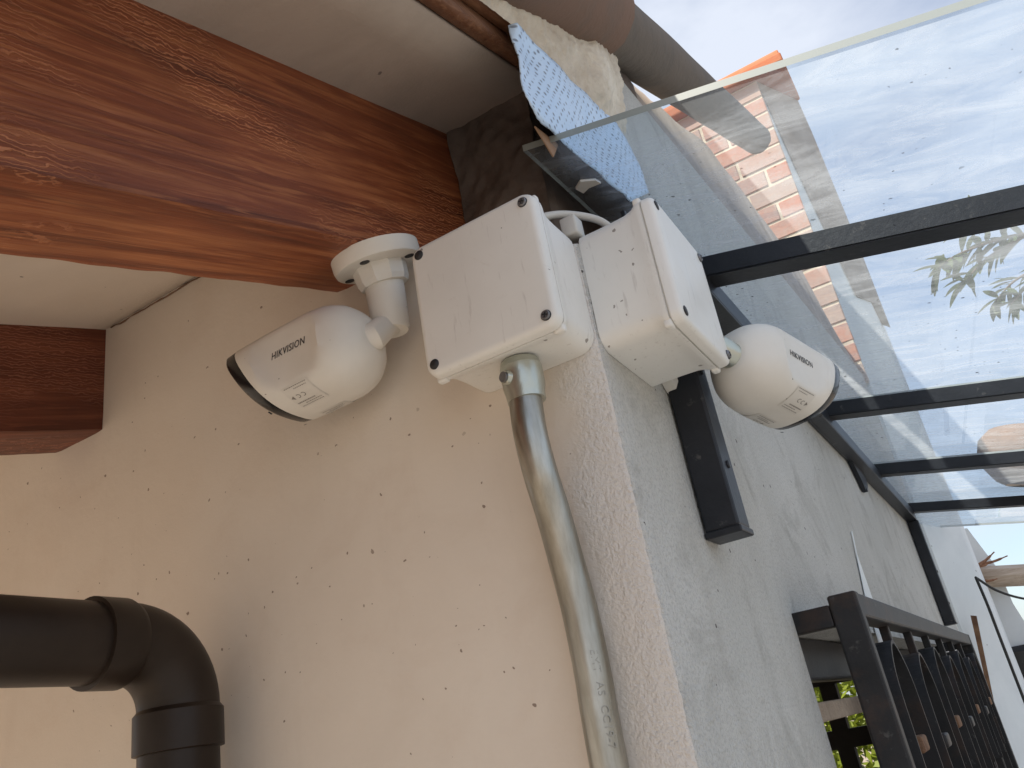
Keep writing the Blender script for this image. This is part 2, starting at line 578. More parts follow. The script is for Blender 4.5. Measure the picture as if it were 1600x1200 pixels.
# --- glass: clear pane, the underside carrying a film of dirt
def glass(name, dirty):
    m = bpy.data.materials.new(name)
    m.use_nodes = True
    t = m.node_tree
    t.nodes.clear()
    out = t.nodes.new('ShaderNodeOutputMaterial')
    tr = t.nodes.new('ShaderNodeBsdfTransparent')
    tr.inputs[0].default_value = (0.90, 0.95, 0.985, 1)
    if not dirty:
        t.links.new(tr.outputs[0], out.inputs[0])
        return m
    gl = t.nodes.new('ShaderNodeBsdfGlossy')
    gl.inputs['Roughness'].default_value = 0.02
    lw = t.nodes.new('ShaderNodeLayerWeight')
    lw.inputs['Blend'].default_value = 0.5
    p5 = math_n(t, 'POWER', lw.outputs['Facing'], 5.0)
    refl = math_n(t, 'ADD', math_n(t, 'MULTIPLY', p5, 0.75), 0.05)
    df = t.nodes.new('ShaderNodeBsdfDiffuse')
    df.inputs[0].default_value = (0.60, 0.60, 0.58, 1)
    tl = t.nodes.new('ShaderNodeBsdfTranslucent')
    tl.inputs[0].default_value = (0.76, 0.77, 0.78, 1)
    v = coord(t)
    streak = coord(t, (5, 16, 5), (0, 0, 0.5))
    d1 = ramp(t, noise_n(t, streak, 1.2, 6, 0.72, 1.2), [(0.40, 0.02), (0.72, 0.34)])
    d2 = ramp(t, noise_n(t, v, 3.0, 4, 0.6), [(0.3, 0.05), (0.75, 0.24)])
    dirt = math_n(t, 'ADD', d1, d2)
    spk = math_n(t, 'MULTIPLY', math_n(t, 'MAXIMUM', specks(t, v, 24, 0.4, 0.0030, 'xy'), specks(t, v, 60, 0.4, 0.0016, 'xy')), ramp(t, noise_n(t, v, 5, 2), [(0.45, 0.0), (0.6, 0.75)]))
    def mx(f, a_, b_):
        x = t.nodes.new('ShaderNodeMixShader')
        if isinstance(f, bpy.types.NodeSocket): t.links.new(f, x.inputs[0])
        else: x.inputs[0].default_value = f
        t.links.new(a_, x.inputs[1])
        t.links.new(b_, x.inputs[2])
        return x.outputs[0]
    dk = t.nodes.new('ShaderNodeBsdfDiffuse')
    dk.inputs[0].default_value = (0.05, 0.045, 0.04, 1)
    clear = mx(refl, tr.outputs[0], gl.outputs[0])
    film = mx(0.6, df.outputs[0], tl.outputs[0])
    t.links.new(mx(spk, mx(dirt, clear, film), dk.outputs[0]), out.inputs[0])
    return m
M.glass = glass('dirty_glass', True)
M.glass_top = glass('clear_glass', False)
m, t, b = mat_base('ground_glass_edge', (0.30, 0.335, 0.32), 0.35)
b.inputs['Transmission Weight'].default_value = 0.15
M.glass_edge = m

# --- leaves and ground
def leafmat(name, c1, c2):
    m, t, b = mat_base(name, rough=0.5, spec=0.35)
    oi = N(t, 'ShaderNodeObjectInfo')
    v = coord(t)
    base = mixc(t, math_n(t, 'MULTIPLY', math_n(t, 'ADD', oi.outputs['Random'], noise_n(t, v, 22, 3)), 0.5), c1, c2)
    t.links.new(base, b.inputs['Base Color'])
    tlb = t.nodes.new('ShaderNodeBsdfTranslucent')
    t.links.new(base, tlb.inputs[0])
    mx = t.nodes.new('ShaderNodeMixShader')
    mx.inputs[0].default_value = 0.35
    o = t.nodes['Material Output']
    t.links.new(b.outputs[0], mx.inputs[1])
    t.links.new(tlb.outputs[0], mx.inputs[2])
    t.links.new(mx.outputs[0], o.inputs[0])
    return m
M.leaf = leafmat('green_leaf', (0.06, 0.10, 0.03), (0.13, 0.15, 0.05))
M.hedge = leafmat('sunlit_hedge_leaf', (0.10, 0.17, 0.015), (0.26, 0.28, 0.03))
M.bark, _, _ = mat_base('twig_bark', (0.16, 0.11, 0.07), 0.8)

m, t, b = mat_base('terracotta_paving', rough=0.8, spec=0.2)
v = coord(t)
bt = t.nodes.new('ShaderNodeTexBrick')
bt.offset = 0.0
bt.inputs['Scale'].default_value = 3.0
bt.inputs['Color1'].default_value = (0.33, 0.27, 0.21, 1)
bt.inputs['Color2'].default_value = (0.29, 0.235, 0.18, 1)
bt.inputs['Mortar'].default_value = (0.30, 0.25, 0.20, 1)
bt.inputs['Mortar Size'].default_value = 0.012
bt.inputs['Brick Width'].default_value = 1.0
bt.inputs['Row Height'].default_value = 1.0
t.links.new(v, bt.inputs['Vector'])
t.links.new(mixc(t, ramp(t, noise_n(t, v, 2.5, 6, 0.65), [(0.4, 0.0), (0.8, 0.5)]), bt.outputs['Color'], (0.27, 0.20, 0.15)), b.inputs['Base Color'])
M.paving = m

# ------------------------------------------------------------------ ground
g = mesh('ground', [(-400, -400, 0), (400, -400, 0), (400, 400, 0), (-400, 400, 0)], [(0, 1, 2, 3)], M.paving)
tag(g, kind='structure')
M.concrete = plaster('grey_concrete_paving', (0.20, 0.197, 0.19), (0.27, 0.265, 0.255), 2, 0.3, 60)
pv = box('pavement', (0.02, -6, -0.05), (7, 9, 0.012), M.concrete)
tag(pv, kind='structure')

# ------------------------------------------------------------------ house wall
hw = thing('house_wall', 'cream and grey plastered outer corner of the house under the eave', 'wall', (0, 0, 0))

def grid_plane(name, origin, du, dv, nu, nv, mat, parent, amp=0.0, freq=8, keep=None, nrm=None):
    o, du, dv = Vector(origin), Vector(du), Vector(dv)
    nrm = Vector(nrm)
    V, F = [], []
    for j in range(nv + 1):
        for i in range(nu + 1):
            p = o + du * (i / nu) + dv * (j / nv)
            if amp:
                p = p + nrm * (noise.noise(p * freq) * amp + noise.noise(p * freq * 4) * amp * 0.35)
            V.append(p)
    for j in range(nv):
        for i in range(nu):
            a = j * (nu + 1) + i
            F.append((a, a + 1, a + nu + 2, a + nu + 1))
    return mesh(name, V, F, mat, parent, True)

# front face: solid block, corner edge slightly ragged
def ragged_wall():
    bm = bmesh.new()
    nz = 900
    z0, z1 = 0.0, 2.31
    zs = [1.55 + (2.25 - 1.55) * i / nz for i in range(nz + 1)]
    zs = [0.0, 0.8] + zs
    prof = []
    for z in zs:
        c = 0.0045 + 0.0016 * noise.noise(Vector((0, 3.1, z * 60))) + 0.0012 * noise.noise(Vector((7, 1, z * 210)))
        e = 0.0010 * noise.noise(Vector((4, 2, z * 130))) + 0.0016 * noise.noise(Vector((1, 8, z * 14)))
        prof.append((z, c, e))
    front, side = [], []
    for z, c, e in prof:
        row = []
        for x, y in ((-3.2, 0.0), (-0.02, 0.0), (-c + e, 0.0004), (-c * 0.35 + e, c * 0.32), (0.0004, c), (0.0, 0.02), (0.0, 0.41)):
            row.append(bm.verts.new((x, y, z)))
        front.append(row)
    fs_front, fs_side = [], []
    for a, b_ in zip(front, front[1:]):
        for i in range(6):
            f = bm.faces.new((a[i], a[i + 1], b_[i + 1], b_[i]))
            f.material_index = 0 if i < 3 else 1
            f.smooth = True
    me = bpy.data.meshes.new('plaster_corner')
    bm.to_mesh(me)
    bm.free()
    me.materials.append(M.cream)
    me.materials.append(M.stucco)
    o = link(bpy.data.objects.new('plaster_corner', me))
    attach(o, hw)
    o['label'] = 'cream front plaster turning into grey stucco at the corner'
ragged_wall()
# ledge on top of the lower wall, under the roof
mesh('wall_ledge', [(-3.2, 0, 2.25), (-0.005, 0, 2.25), (0.0, 0.005, 2.25), (0.0, 0.41, 2.25), (0, 0.6, 2.25), (-3.2, 0.6, 2.25)],
     [(0, 1, 2, 3, 4, 5)], M.recess, hw)
# front wall carries on up to the ceiling left of the large beam
grid_plane('plaster_gable', (-3.2, 0.0, 2.25), (3.2 - 0.172, 0, 0), (0, 0, 0.22), 60, 4, M.cream, hw, nrm=(0, -1, 0))
# cement block set back behind the boxes, and the deep gap at its side
def lumpy_block(name, p0, p1, mat, parent, amp=0.006, n=14, freq=14, bev=0.02):
    bm = bmesh.new()
    bm_box(bm, p0, p1, bev, 3)
    bmesh.ops.triangulate(bm, faces=bm.faces[:])
    bmesh.ops.subdivide_edges(bm, edges=[e for e in bm.edges if e.calc_length() > 0.03], cuts=5, use_grid_fill=True)
    for v in bm.verts:
        d = Vector((noise.noise(v.co * freq), noise.noise(v.co * freq + Vector((9, 0, 0))), noise.noise(v.co * freq + Vector((0, 9, 0)))))
        v.co += d * amp
    o = from_bm(name, bm, mat, parent, True)
    return o
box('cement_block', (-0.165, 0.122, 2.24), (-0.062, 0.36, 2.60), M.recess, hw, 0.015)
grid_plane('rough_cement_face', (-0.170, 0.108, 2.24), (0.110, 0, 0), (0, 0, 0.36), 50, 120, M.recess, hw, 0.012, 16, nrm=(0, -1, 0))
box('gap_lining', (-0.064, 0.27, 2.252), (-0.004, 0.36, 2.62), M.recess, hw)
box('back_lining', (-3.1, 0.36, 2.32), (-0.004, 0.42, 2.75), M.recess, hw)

# side wall panels round the window opening (outer face X = 0)
TOP0, TOPS = 2.655, 0.125
def side_quad(name, pts):
    return mesh(name, [(0.0, y, z) for y, z in pts], [tuple(range(len(pts)))], M.stucco, hw)
W0, W1, WZ0, WZ1 = 0.41, 2.10, 0.85, 1.932
side_quad('stucco_panel', [(0.41, WZ1), (2.92, WZ1), (2.92, 2.31), (0.41, 2.31)])
side_quad('stucco_panel', [(0.41, 0), (2.92, 0), (2.92, WZ0), (0.41, WZ0)])
side_quad('stucco_panel', [(W1, WZ0), (2.92, WZ0), (2.92, WZ1), (W1, WZ1)])
side_quad('stucco_panel', [(0.235, 2.25), (0.41, 2.25), (0.41, 2.31), (2.92, 2.31), (2.92, TOP0 + TOPS * 2.92), (0.235, TOP0 + TOPS * 0.235)])
mesh('wall_return', [(0, 0.235, 2.25), (-0.10, 0.235, 2.25), (-0.10, 0.235, 2.7), (0, 0.235, 2.7)], [(0, 1, 2, 3)], M.recess, hw)
# reveals of the window opening
rv = 0.14
mesh('window_reveal', [(0, W0, WZ0), (-rv, W0, WZ0), (-rv, W0, WZ1), (0, W0, WZ1),
                       (0, W1, WZ1), (-rv, W1, WZ1), (0, W1, WZ0), (-rv, W1, WZ0)],
     [(0, 1, 2, 3), (3, 2, 5, 4), (4, 5, 7, 6), (6, 7, 1, 0)], M.stucco, hw)
# rough cement upstand behind the coping
V, F = [], []
for j in range(61):
    y = 0.3 + 2.59 * j / 60
    zt = (2.96 + 0.15 * y if y < 2.4 else 3.32 - 0.22 * (y - 2.4)) + 0.012 * noise.noise(Vector((0, y * 5, 0))) + 0.005 * noise.noise(Vector((0, y * 24, 0)))
    zt -= max(0, 1.2 - y) * 0.25
    for x, z in ((-0.004, TOP0 + TOPS * y - 0.03), (-0.010, TOP0 + TOPS * y + 0.05), (-0.040, zt), (-0.12, zt), (-0.12, TOP0 + TOPS * y - 0.05)):
        V.append((x, y, z))
for j in range(60):
    for k in range(4):
        a = j * 5 + k
        F.append((a, a + 5, a + 6, a + 1))
mesh('cement_upstand', V, F, M.render_band, hw, True)
# dark room behind the window
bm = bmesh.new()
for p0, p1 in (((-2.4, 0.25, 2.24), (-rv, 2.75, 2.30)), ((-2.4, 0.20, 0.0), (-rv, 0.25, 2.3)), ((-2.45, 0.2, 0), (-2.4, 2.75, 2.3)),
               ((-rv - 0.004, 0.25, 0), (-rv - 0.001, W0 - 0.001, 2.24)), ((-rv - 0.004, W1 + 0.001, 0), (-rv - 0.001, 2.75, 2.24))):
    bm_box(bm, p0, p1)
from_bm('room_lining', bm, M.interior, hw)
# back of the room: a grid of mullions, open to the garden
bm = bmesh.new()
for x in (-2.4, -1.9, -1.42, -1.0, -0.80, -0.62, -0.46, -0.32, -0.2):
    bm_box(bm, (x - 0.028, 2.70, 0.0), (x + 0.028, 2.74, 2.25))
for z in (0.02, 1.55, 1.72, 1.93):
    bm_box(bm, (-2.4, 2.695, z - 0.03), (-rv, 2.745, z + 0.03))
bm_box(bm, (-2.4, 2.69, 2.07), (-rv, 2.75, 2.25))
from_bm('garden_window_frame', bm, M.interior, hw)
# window frame in the opening
fr_ = box('window_frame', (-0.10, W0, 1.872), (-0.06, W1, 1.930), M.black, hw, 0.003)
box('window_frame', (-0.10, W0, 1.815), (-0.065, W1, 1.842), M.oldwood, hw, 0.003)

# ------------------------------------------------------------------ roof
ZB = lambda y: 2.321 + 0.333 * y          # underside of the large beam
ZC = lambda y: 2.508 + 0.365 * y          # ceiling board beside the verge
ZL = lambda y: 2.444 + 0.315 * y          # ceiling board between the beams
YE = -1.30
roof = thing('roof', 'cream boarded eave soffit with clay verge tiles above the corner', 'roof', (0, 0, 2.5))
def sloped(name, x0, x1, y0, y1, zf, th, mat, parent, nx=1, nyy=1, amp=0.0):
    bm = bmesh.new()
    V = {}
    for s in (0, 1):
        for i in range(nx + 1):
            for j in range(nyy + 1):
                x, y = x0 + (x1 - x0) * i / nx, y0 + (y1 - y0) * j / nyy
                z = zf(y) + th * s
                if amp: z += amp * noise.noise(Vector((x * 6, y * 6, s)))
                V[s, i, j] = bm.verts.new((x, y, z))
    for i in range(nx):
        for j in range(nyy):
            bm.faces.new((V[0, i, j], V[0, i, j + 1], V[0, i + 1, j + 1], V[0, i + 1, j]))
            bm.faces.new((V[1, i, j], V[1, i + 1, j], V[1, i + 1, j + 1], V[1, i, j + 1]))
    for j in range(nyy):
        bm.faces.new((V[0, 0, j], V[1, 0, j], V[1, 0, j + 1], V[0, 0, j + 1]))
        bm.faces.new((V[0, nx, j], V[0, nx, j + 1], V[1, nx, j + 1], V[1, nx, j]))
    for i in range(nx):
        bm.faces.new((V[0, i, 0], V[0, i + 1, 0], V[1, i + 1, 0], V[1, i, 0]))
        bm.faces.new((V[0, i, nyy], V[1, i, nyy], V[1, i + 1, nyy], V[0, i + 1, nyy]))
    return from_bm(name, bm, mat, parent, True if amp else False)
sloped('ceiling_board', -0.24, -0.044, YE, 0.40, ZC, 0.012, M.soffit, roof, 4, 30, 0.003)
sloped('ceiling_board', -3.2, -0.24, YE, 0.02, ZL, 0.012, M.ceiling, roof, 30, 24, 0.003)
sloped('roof_deck', -3.2, -0.05, YE, 0.95, lambda y: ZC(y) + 0.016, 0.03, M.lath, roof)
sloped('roof_deck', -0.056, 0.045, YE, -0.24, lambda y: ZC(y) + 0.018, 0.028, M.lath, roof)
sloped('roof_deck', -0.056, 0.010, -0.239, 0.30, lambda y: ZC(y) + 0.048, 0.028, M.mortar, roof)
# verge boards at the edge of the soffit
sloped('verge_board', -0.041, -0.024, YE, 0.32, lambda y: ZC(y) + 0.004, 0.030, M.lath, roof, 1, 20, 0.003)
sloped('verge_board', -0.022, -0.006, YE, 0.10, lambda y: ZC(y) + 0.016, 0.030, M.lath, roof, 1, 20, 0.004)

# rough mortar bed under the verge tiles
V, F = [], []
ny, nz = 330, 60
for j in range(ny + 1):
    y = -0.60 + 0.88 * j / ny
    for k in range(nz + 1):
        s = k / nz
        zlo = ZC(y) + 0.006 - 0.085 * max(0.0, min(1.0, (y + 0.02) / 0.2))
        zhi = 2.575 + 0.5 * y
        z = zlo + (zhi - zlo) * s
        q = Vector((0.3, y, z))
        x = -0.006 + 0.020 * min(1.0, s * 1.8) + 0.0035 * min(1.0, s * 4) * noise.noise(q * 13) + (0.0022 * noise.noise(q * 48) + 0.0026 * noise.noise(q * 120) + 0.0016 * noise.noise(q * 260)) * min(1.0, 0.2 + s * 4)
        x += min(1.0, s * 4) * 0.022 * math.exp(-((y - 0.17 - 0.5 * (z - 2.56)) / 0.05) ** 2) * (0.4 + 0.5 * noise.noise(q * 18))
        V.append((x, y, z))
for j in range(ny):
    for k in range(nz):
        a = j * (nz + 1) + k
        F.append((a, a + nz + 1, a + nz + 2, a + 1))
mesh('mortar_bed', V, F, M.mortar, roof, True)

# verge tiles: half-round clay tiles laid end over end up the slope
def verge_tile(y0, y1, r0, r1, mat, tip=False, off=0.0, lip=True):
    V, F = [], []
    n, L = 22, 26
    ax = Vector((0, 1, 0.53)).normalized()
    u = Vector((1, 0, 0))
    w = u.cross(ax).normalized()
    if w.z < 0: w = -w
    th = 0.011
    for i in range(L + 1):
        s = i / L
        y = y0 + (y1 - y0) * s
        r = r0 + (r1 - r0) * s
        if tip:
            q = max(0.0, (s - 0.965) / 0.035)
            r *= math.sqrt(max(0.0, 1 - 0.45 * q * q))
        p = Vector((0.02, y, 2.59 + 0.515 * y + off))
        for k in range(n):
            a = 2 * math.pi * k / n
            rr = r * (1 + 0.03 * noise.noise(Vector((math.cos(a) * 2, math.sin(a) * 2, y * 5))))
            # a folded crease along the flank
            if abs(a - 5.35) < 0.16: rr *= 0.965
            V.append(p + (u * math.cos(a) + w * math.sin(a)) * rr)
    for i in range(L):
        for k in range(n):
            a, b_ = i * n + k, i * n + (k + 1) % n
            F.append((a, b_, b_ + n, a + n))
    F.append(tuple(range(L * n, L * n + n)))
    # inner skin at the open near end
    if not tip or True:
        base = len(V)
        for i in (0, 5):
            y = y0 + (y1 - y0) * i / L
            p = Vector((0.02, y, 2.59 + 0.515 * y + off))
            for k in range(n):
                a = 2 * math.pi * k / n
                V.append(p + (u * math.cos(a) + w * math.sin(a)) * (r0 - th))
        for k in range(n):
            k2 = (k + 1) % n
            F.append((k, base + k, base + k2, k2))
            F.append((base + k, base + n + k, base + n + k2, base + k2))
        F.append(tuple(base + n + k for k in range(n)))
    o = mesh('verge_tile', V, F, mat, roof, True)
    return sharpen(o, 50)
verge_tile(-0.95, -0.36, 0.050, 0.056, M.tile_old)
verge_tile(-0.44, 0.205, 0.050, 0.056, M.tile_old)
verge_tile(0.05, 1.85, 0.045, 0.045, M.tile_grey, tip=True)

# dark open joint where the ceiling board meets the front wall
rndc = random.Random(2)
tube('open_joint', [(-0.66 + 0.39 * i / 40, -0.0012, 2.4405 + rndc.uniform(-0.0012, 0.0012)) for i in range(41)], [0.0004 + rndc.uniform(0, 0.0007) for i in range(41)], M.rust, roof, 6)
# ------------------------------------------------------------------ beams
def beam(name, label, x0, x1, y0, y1, zf, h, mat):
    t_ = thing(name, label, 'beam', ((x0 + x1) / 2, 0, zf(0)), 'timber rafters coming out of the front wall')
    bm = bmesh.new()
    nyy, nn = 220, 7
    ring = []
    def prof():
        pts = []
        for i in range(nn): pts.append((x0 + (x1 - x0) * i / nn, 0.0))
        for i in range(nn): pts.append((x1, h * i / nn))
        for i in range(nn): pts.append((x1 - (x1 - x0) * i / nn, h))
        for i in range(nn): pts.append((x0, h * (1 - i / nn)))
        return pts
    P = prof()
    cx, cz = (x0 + x1) / 2, h / 2
    for j in range(nyy + 1):
        y = y0 + (y1 - y0) * j / nyy
        row = []
        for (x, z) in P:
            dx, dz = x - cx, z - cz
            q = Vector((x * 9, y * 7, z * 9))
            k = 1 + 0.005 * noise.noise(q * 0.6) + 0.003 * noise.noise(q * 3.1)
            # soften the arrises unevenly
            if abs(abs(dx) - (x1 - x0) / 2) < 1e-5 and abs(abs(dz) - h / 2) < 1e-5:
                k *= 0.982 + 0.012 * noise.noise(Vector((0, y * 30, x * 40)))
            # scalloped tool marks on the lower arris and sides
            sc = noise.noise(Vector((x * 14, y * 5, z * 14)))
            if sc > 0.15: k -= 0.007 * (sc - 0.15) * (1 + math.sin(y * 260 + z * 300))
            row.append(bm.verts.new((cx + dx * k, y, zf(y) + cz + dz * k)))
        ring.append(row)
    n = len(P)
    for a, b_ in zip(ring, ring[1:]):
        for i in range(n):
            bm.faces.new((a[i], a[(i + 1) % n], b_[(i + 1) % n], b_[i]))
    bm.faces.new(ring[0][::-1])
    bm.faces.new(ring[-1])
    o = from_bm('timber', bm, mat, t_, True)
    sharpen(o, 40)
    return t_
beam('timber_beam', 'large red-brown timber beam behind the white junction boxes', -0.278, -0.171, YE + 0.02, 0.34, ZB, 0.215, M.wood)
beam('timber_beam', 'smaller dark red timber beam above the black drain pipe', -0.770, -0.672, YE + 0.02, 0.015, lambda y: 2.299 + 0.27 * y, 0.17, M.wood2)

# ------------------------------------------------------------------ junction boxes
def rrect(w, h, r, n=6):
    pts = []
    for cx, cz, a0 in ((w - r, h - r, 0), (-(w - r), h - r, 90), (-(w - r), -(h - r), 180), (w - r, -(h - r), 270)):
        for i in range(n + 1):
            a = R(a0 + 90 * i / n)
            pts.append((cx + r * math.cos(a), cz + r * math.sin(a)))
    return pts

def loft_rr(name, rings, mat, parent, cap0=True, cap1=True, n=6):
    V, F = [], []
    for (y, hw_, r) in rings:
        for (x, z) in rrect(hw_, hw_, r, n): V.append((x, y, z))
    k = 4 * (n + 1)
    for i in range(len(rings) - 1):
        for j in range(k):
            a, b_ = i * k + j, i * k + (j + 1) % k
            F.append((a, b_, b_ + k, a + k))
    if cap0: F.append(tuple(range(k)))
    if cap1: F.append(tuple(range((len(rings) - 1) * k, len(rings) * k))[::-1])
    o = mesh(name, V, F, mat, parent, True, ws=False)
    return sharpen(o, 34)

def cross_screw(parent, x, y, z, r, mat, recess=True):
    """pan head with a cross slot, axis along -Y (local)"""
    V, F = [], []
    n = 20
    for rr, yy in ((r, 0.0), (r, -0.0012), (r * 0.82, -0.0022)):
        for k in range(n):
            a = 2 * math.pi * k / n
            V.append((x + rr * math.cos(a), y + yy, z + rr * math.sin(a)))
    for i in range(2):
        for k in range(n):
            a, b_ = i * n + k, i * n + (k + 1) % n
            F.append((a, b_, b_ + n, a + n))
    F.append(tuple(range(2 * n, 3 * n)))
    s = sharpen(mesh('screw', V, F, mat, parent, True, ws=False))
    bm = bmesh.new()
    for rot in (0.35, 0.35 + math.pi / 2):
        b2 = bmesh.new()
        bmesh.ops.create_cube(b2, size=1.0)
        for v_ in b2.verts:
            p = Vector((v_.co.x * r * 1.15, v_.co.y * 0.0008, v_.co.z * r * 0.26))
            p = Matrix.Rotation(rot, 3, 'Y') @ p
            v_.co = p + Vector((x, y - 0.0022, z))
        me = bpy.data.meshes.new('t')
        b2.to_mesh(me); b2.free()
        bm.from_mesh(me)
        bpy.data.meshes.remove(me)
    from_bm('screw_slot', bm, M.grommet, s, False, ws=False)
    return s

def make_box():
    t_ = thing('junction_box', 'square white plastic junction box above the steel conduit on the front wall', 'junction box', (0, 0, 0), 'white junction boxes at the corner')
    H = 0.0612
    bd = loft_rr('body', [(-0.0005, H, 0.016), (-0.030, H, 0.016), (-0.046, H + 0.0002, 0.015), (-0.054, H + 0.0010, 0.013), (-0.0585, H + 0.0026, 0.011), (-0.0610, H + 0.0030, 0.010), (-0.0640, H + 0.0030, 0.010)], M.box, t_)
    loft_rr('gasket', [(-0.0638, H + 0.0014, 0.010), (-0.0656, H + 0.0014, 0.010)], M.cablew, t_)
    ld = loft_rr('lid', [(-0.0650, H + 0.0010, 0.010), (-0.0653, H + 0.0026, 0.010), (-0.0660, H + 0.0034, 0.011), (-0.0720, H + 0.0030, 0.011), (-0.0746, H + 0.0020, 0.011), (-0.0760, H + 0.0002, 0.011), (-0.0765, H - 0.0025, 0.010)], M.box, t_)
    # small hinge ears at the corners of the rim
    for sx in (-1, 1):
        for sz in (-1, 1):
            bm = bmesh.new()
            bm_box(bm, (sx * (H - 0.004) - 0.005, -0.0650, sz * (H + 0.001) - 0.004), (sx * (H - 0.004) + 0.005, -0.0575, sz * (H + 0.001) + 0.004), 0.0022, 3)
            from_bm('rim_ear', bm, M.box, t_, True, ws=False)
    for sx in (-1, 1):
        for sz in (-1, 1):
            x, z = sx * 0.0545, sz * 0.0545
            V, F = tube_geo([(x, -0.0762, z), (x, -0.0770, z)], 0.0046, 20)
            if sx > 0:
                mesh('screw_well', V, F, M.grommet, t_, False, ws=False)
                cross_screw(t_, x, -0.0766, z, 0.0041, M.screw)
            else:
                mesh('screw_plug', V, F, M.grommet, t_, True, ws=False)
    return t_

def copy_tree(o, parent=None):
    c = o.copy()
    COL.objects.link(c)
    c.parent = parent
    for ch in [x for x in bpy.data.objects if x.parent == o]:
        copy_tree(ch, c)
    return c

jb = make_box()
jb.location = (-0.0640, 0.0, 2.2025)
jb2 = copy_tree(jb)
jb2.location = (0.0, 0.0655, 2.2005)
jb2.rotation_euler = (0, 0, R(90))
jb2.rotation_euler = (Matrix.Rotation(R(90), 3, 'Z') @ Matrix.Rotation(R(2.2), 3, 'Y')).to_euler()
jb2['label'] = 'scuffed white junction box on the side wall, beside the black steel leg'

# ------------------------------------------------------------------ conduit
cd = thing('steel_conduit', 'bent galvanised steel conduit running down below the junction box', 'conduit', (-0.061, -0.02, 0))
path = bezier([(-0.0605, -0.037, 2.139), (-0.0605, -0.037, 2.11), (-0.0608, -0.0395, 2.075), (-0.0605, -0.0355, 2.0406), (-0.0603, -0.0270, 2.008), (-0.0600, -0.0202, 1.969), (-0.0590, -0.0165, 1.934), (-0.0588, -0.0155, 1.888), (-0.0600, -0.0160, 1.826), (-0.0605, -0.0160, 1.6), (-0.061, -0.0160, 1.0), (-0.061, -0.0160, 0.0)], 10)
tb = tube('tube', path, 0.0140, M.galv, cd, 32)
cn_ = tube('connector', [(-0.060, -0.036, 2.1395), (-0.060, -0.036, 2.134), (-0.060, -0.036, 2.1335), (-0.060, -0.036, 2.118), (-0.060, -0.036, 2.110), (-0.060, -0.036, 2.1035), (-0.060, -0.036, 2.1032)],
           [0.0165, 0.0178, 0.0182, 0.0180, 0.0165, 0.0160, 0.0146], M.zinc, cd, 32)
dv = Vector((-0.32, -0.94, 0.0)).normalized()
c0 = Vector((-0.060, -0.036, 2.1225))
sb = tube('screw_boss', [c0 + dv * 0.012, c0 + dv * 0.0195, c0 + dv * 0.0208], [0.0068, 0.0064, 0.0055], M.zinc, cd, 20)
V, F = tube_geo([c0 + dv * 0.0205, c0 + dv * 0.0226], 0.0044, 18)
sc_ = sharpen(mesh('set_screw', V, F, M.screw, cd, True))
# stamped lettering along the tube
me = text_mesh('EMT  AS  CC19-7', 0.0085, 0.0)
for v_ in me.vertices:
    s, h = v_.co.x, v_.co.y
    z = 1.868 - s
    ang = R(-48) - h / 0.0140        # measured from -Y towards +X
    ang = R(42) + h / 0.0140
    yc = -0.0157
    rr = 0.01425
    v_.co = Vector((-0.0592 + rr * math.sin(ang), yc - rr * math.cos(ang), z))
me.materials.clear()
M.stamp = mat_base('stamped_zinc', (0.33, 0.32, 0.285), 0.45, 0.7)[0]
me.materials.append(M.stamp)
attach(link(bpy.data.objects.new('stamped_lettering', me)), cd)

# ------------------------------------------------------------------ bullet cameras
SE = 0.80          # < 1 squares the section off
def cam_ring(x, r, n=40, slant=0.0, flat=1.0):
    out = []
    for k in range(n):
        a = 2 * math.pi * k / n
        y = r * math.copysign(abs(math.cos(a)) ** SE, math.cos(a))
        z = r * math.copysign(abs(math.sin(a)) ** SE, math.sin(a))
        lim = r * flat
        if abs(y) > lim: y = math.copysign(lim + (abs(y) - lim) * 0.10, y)
        out.append((x + slant * z / max(r, 1e-6), y, z))
    return out

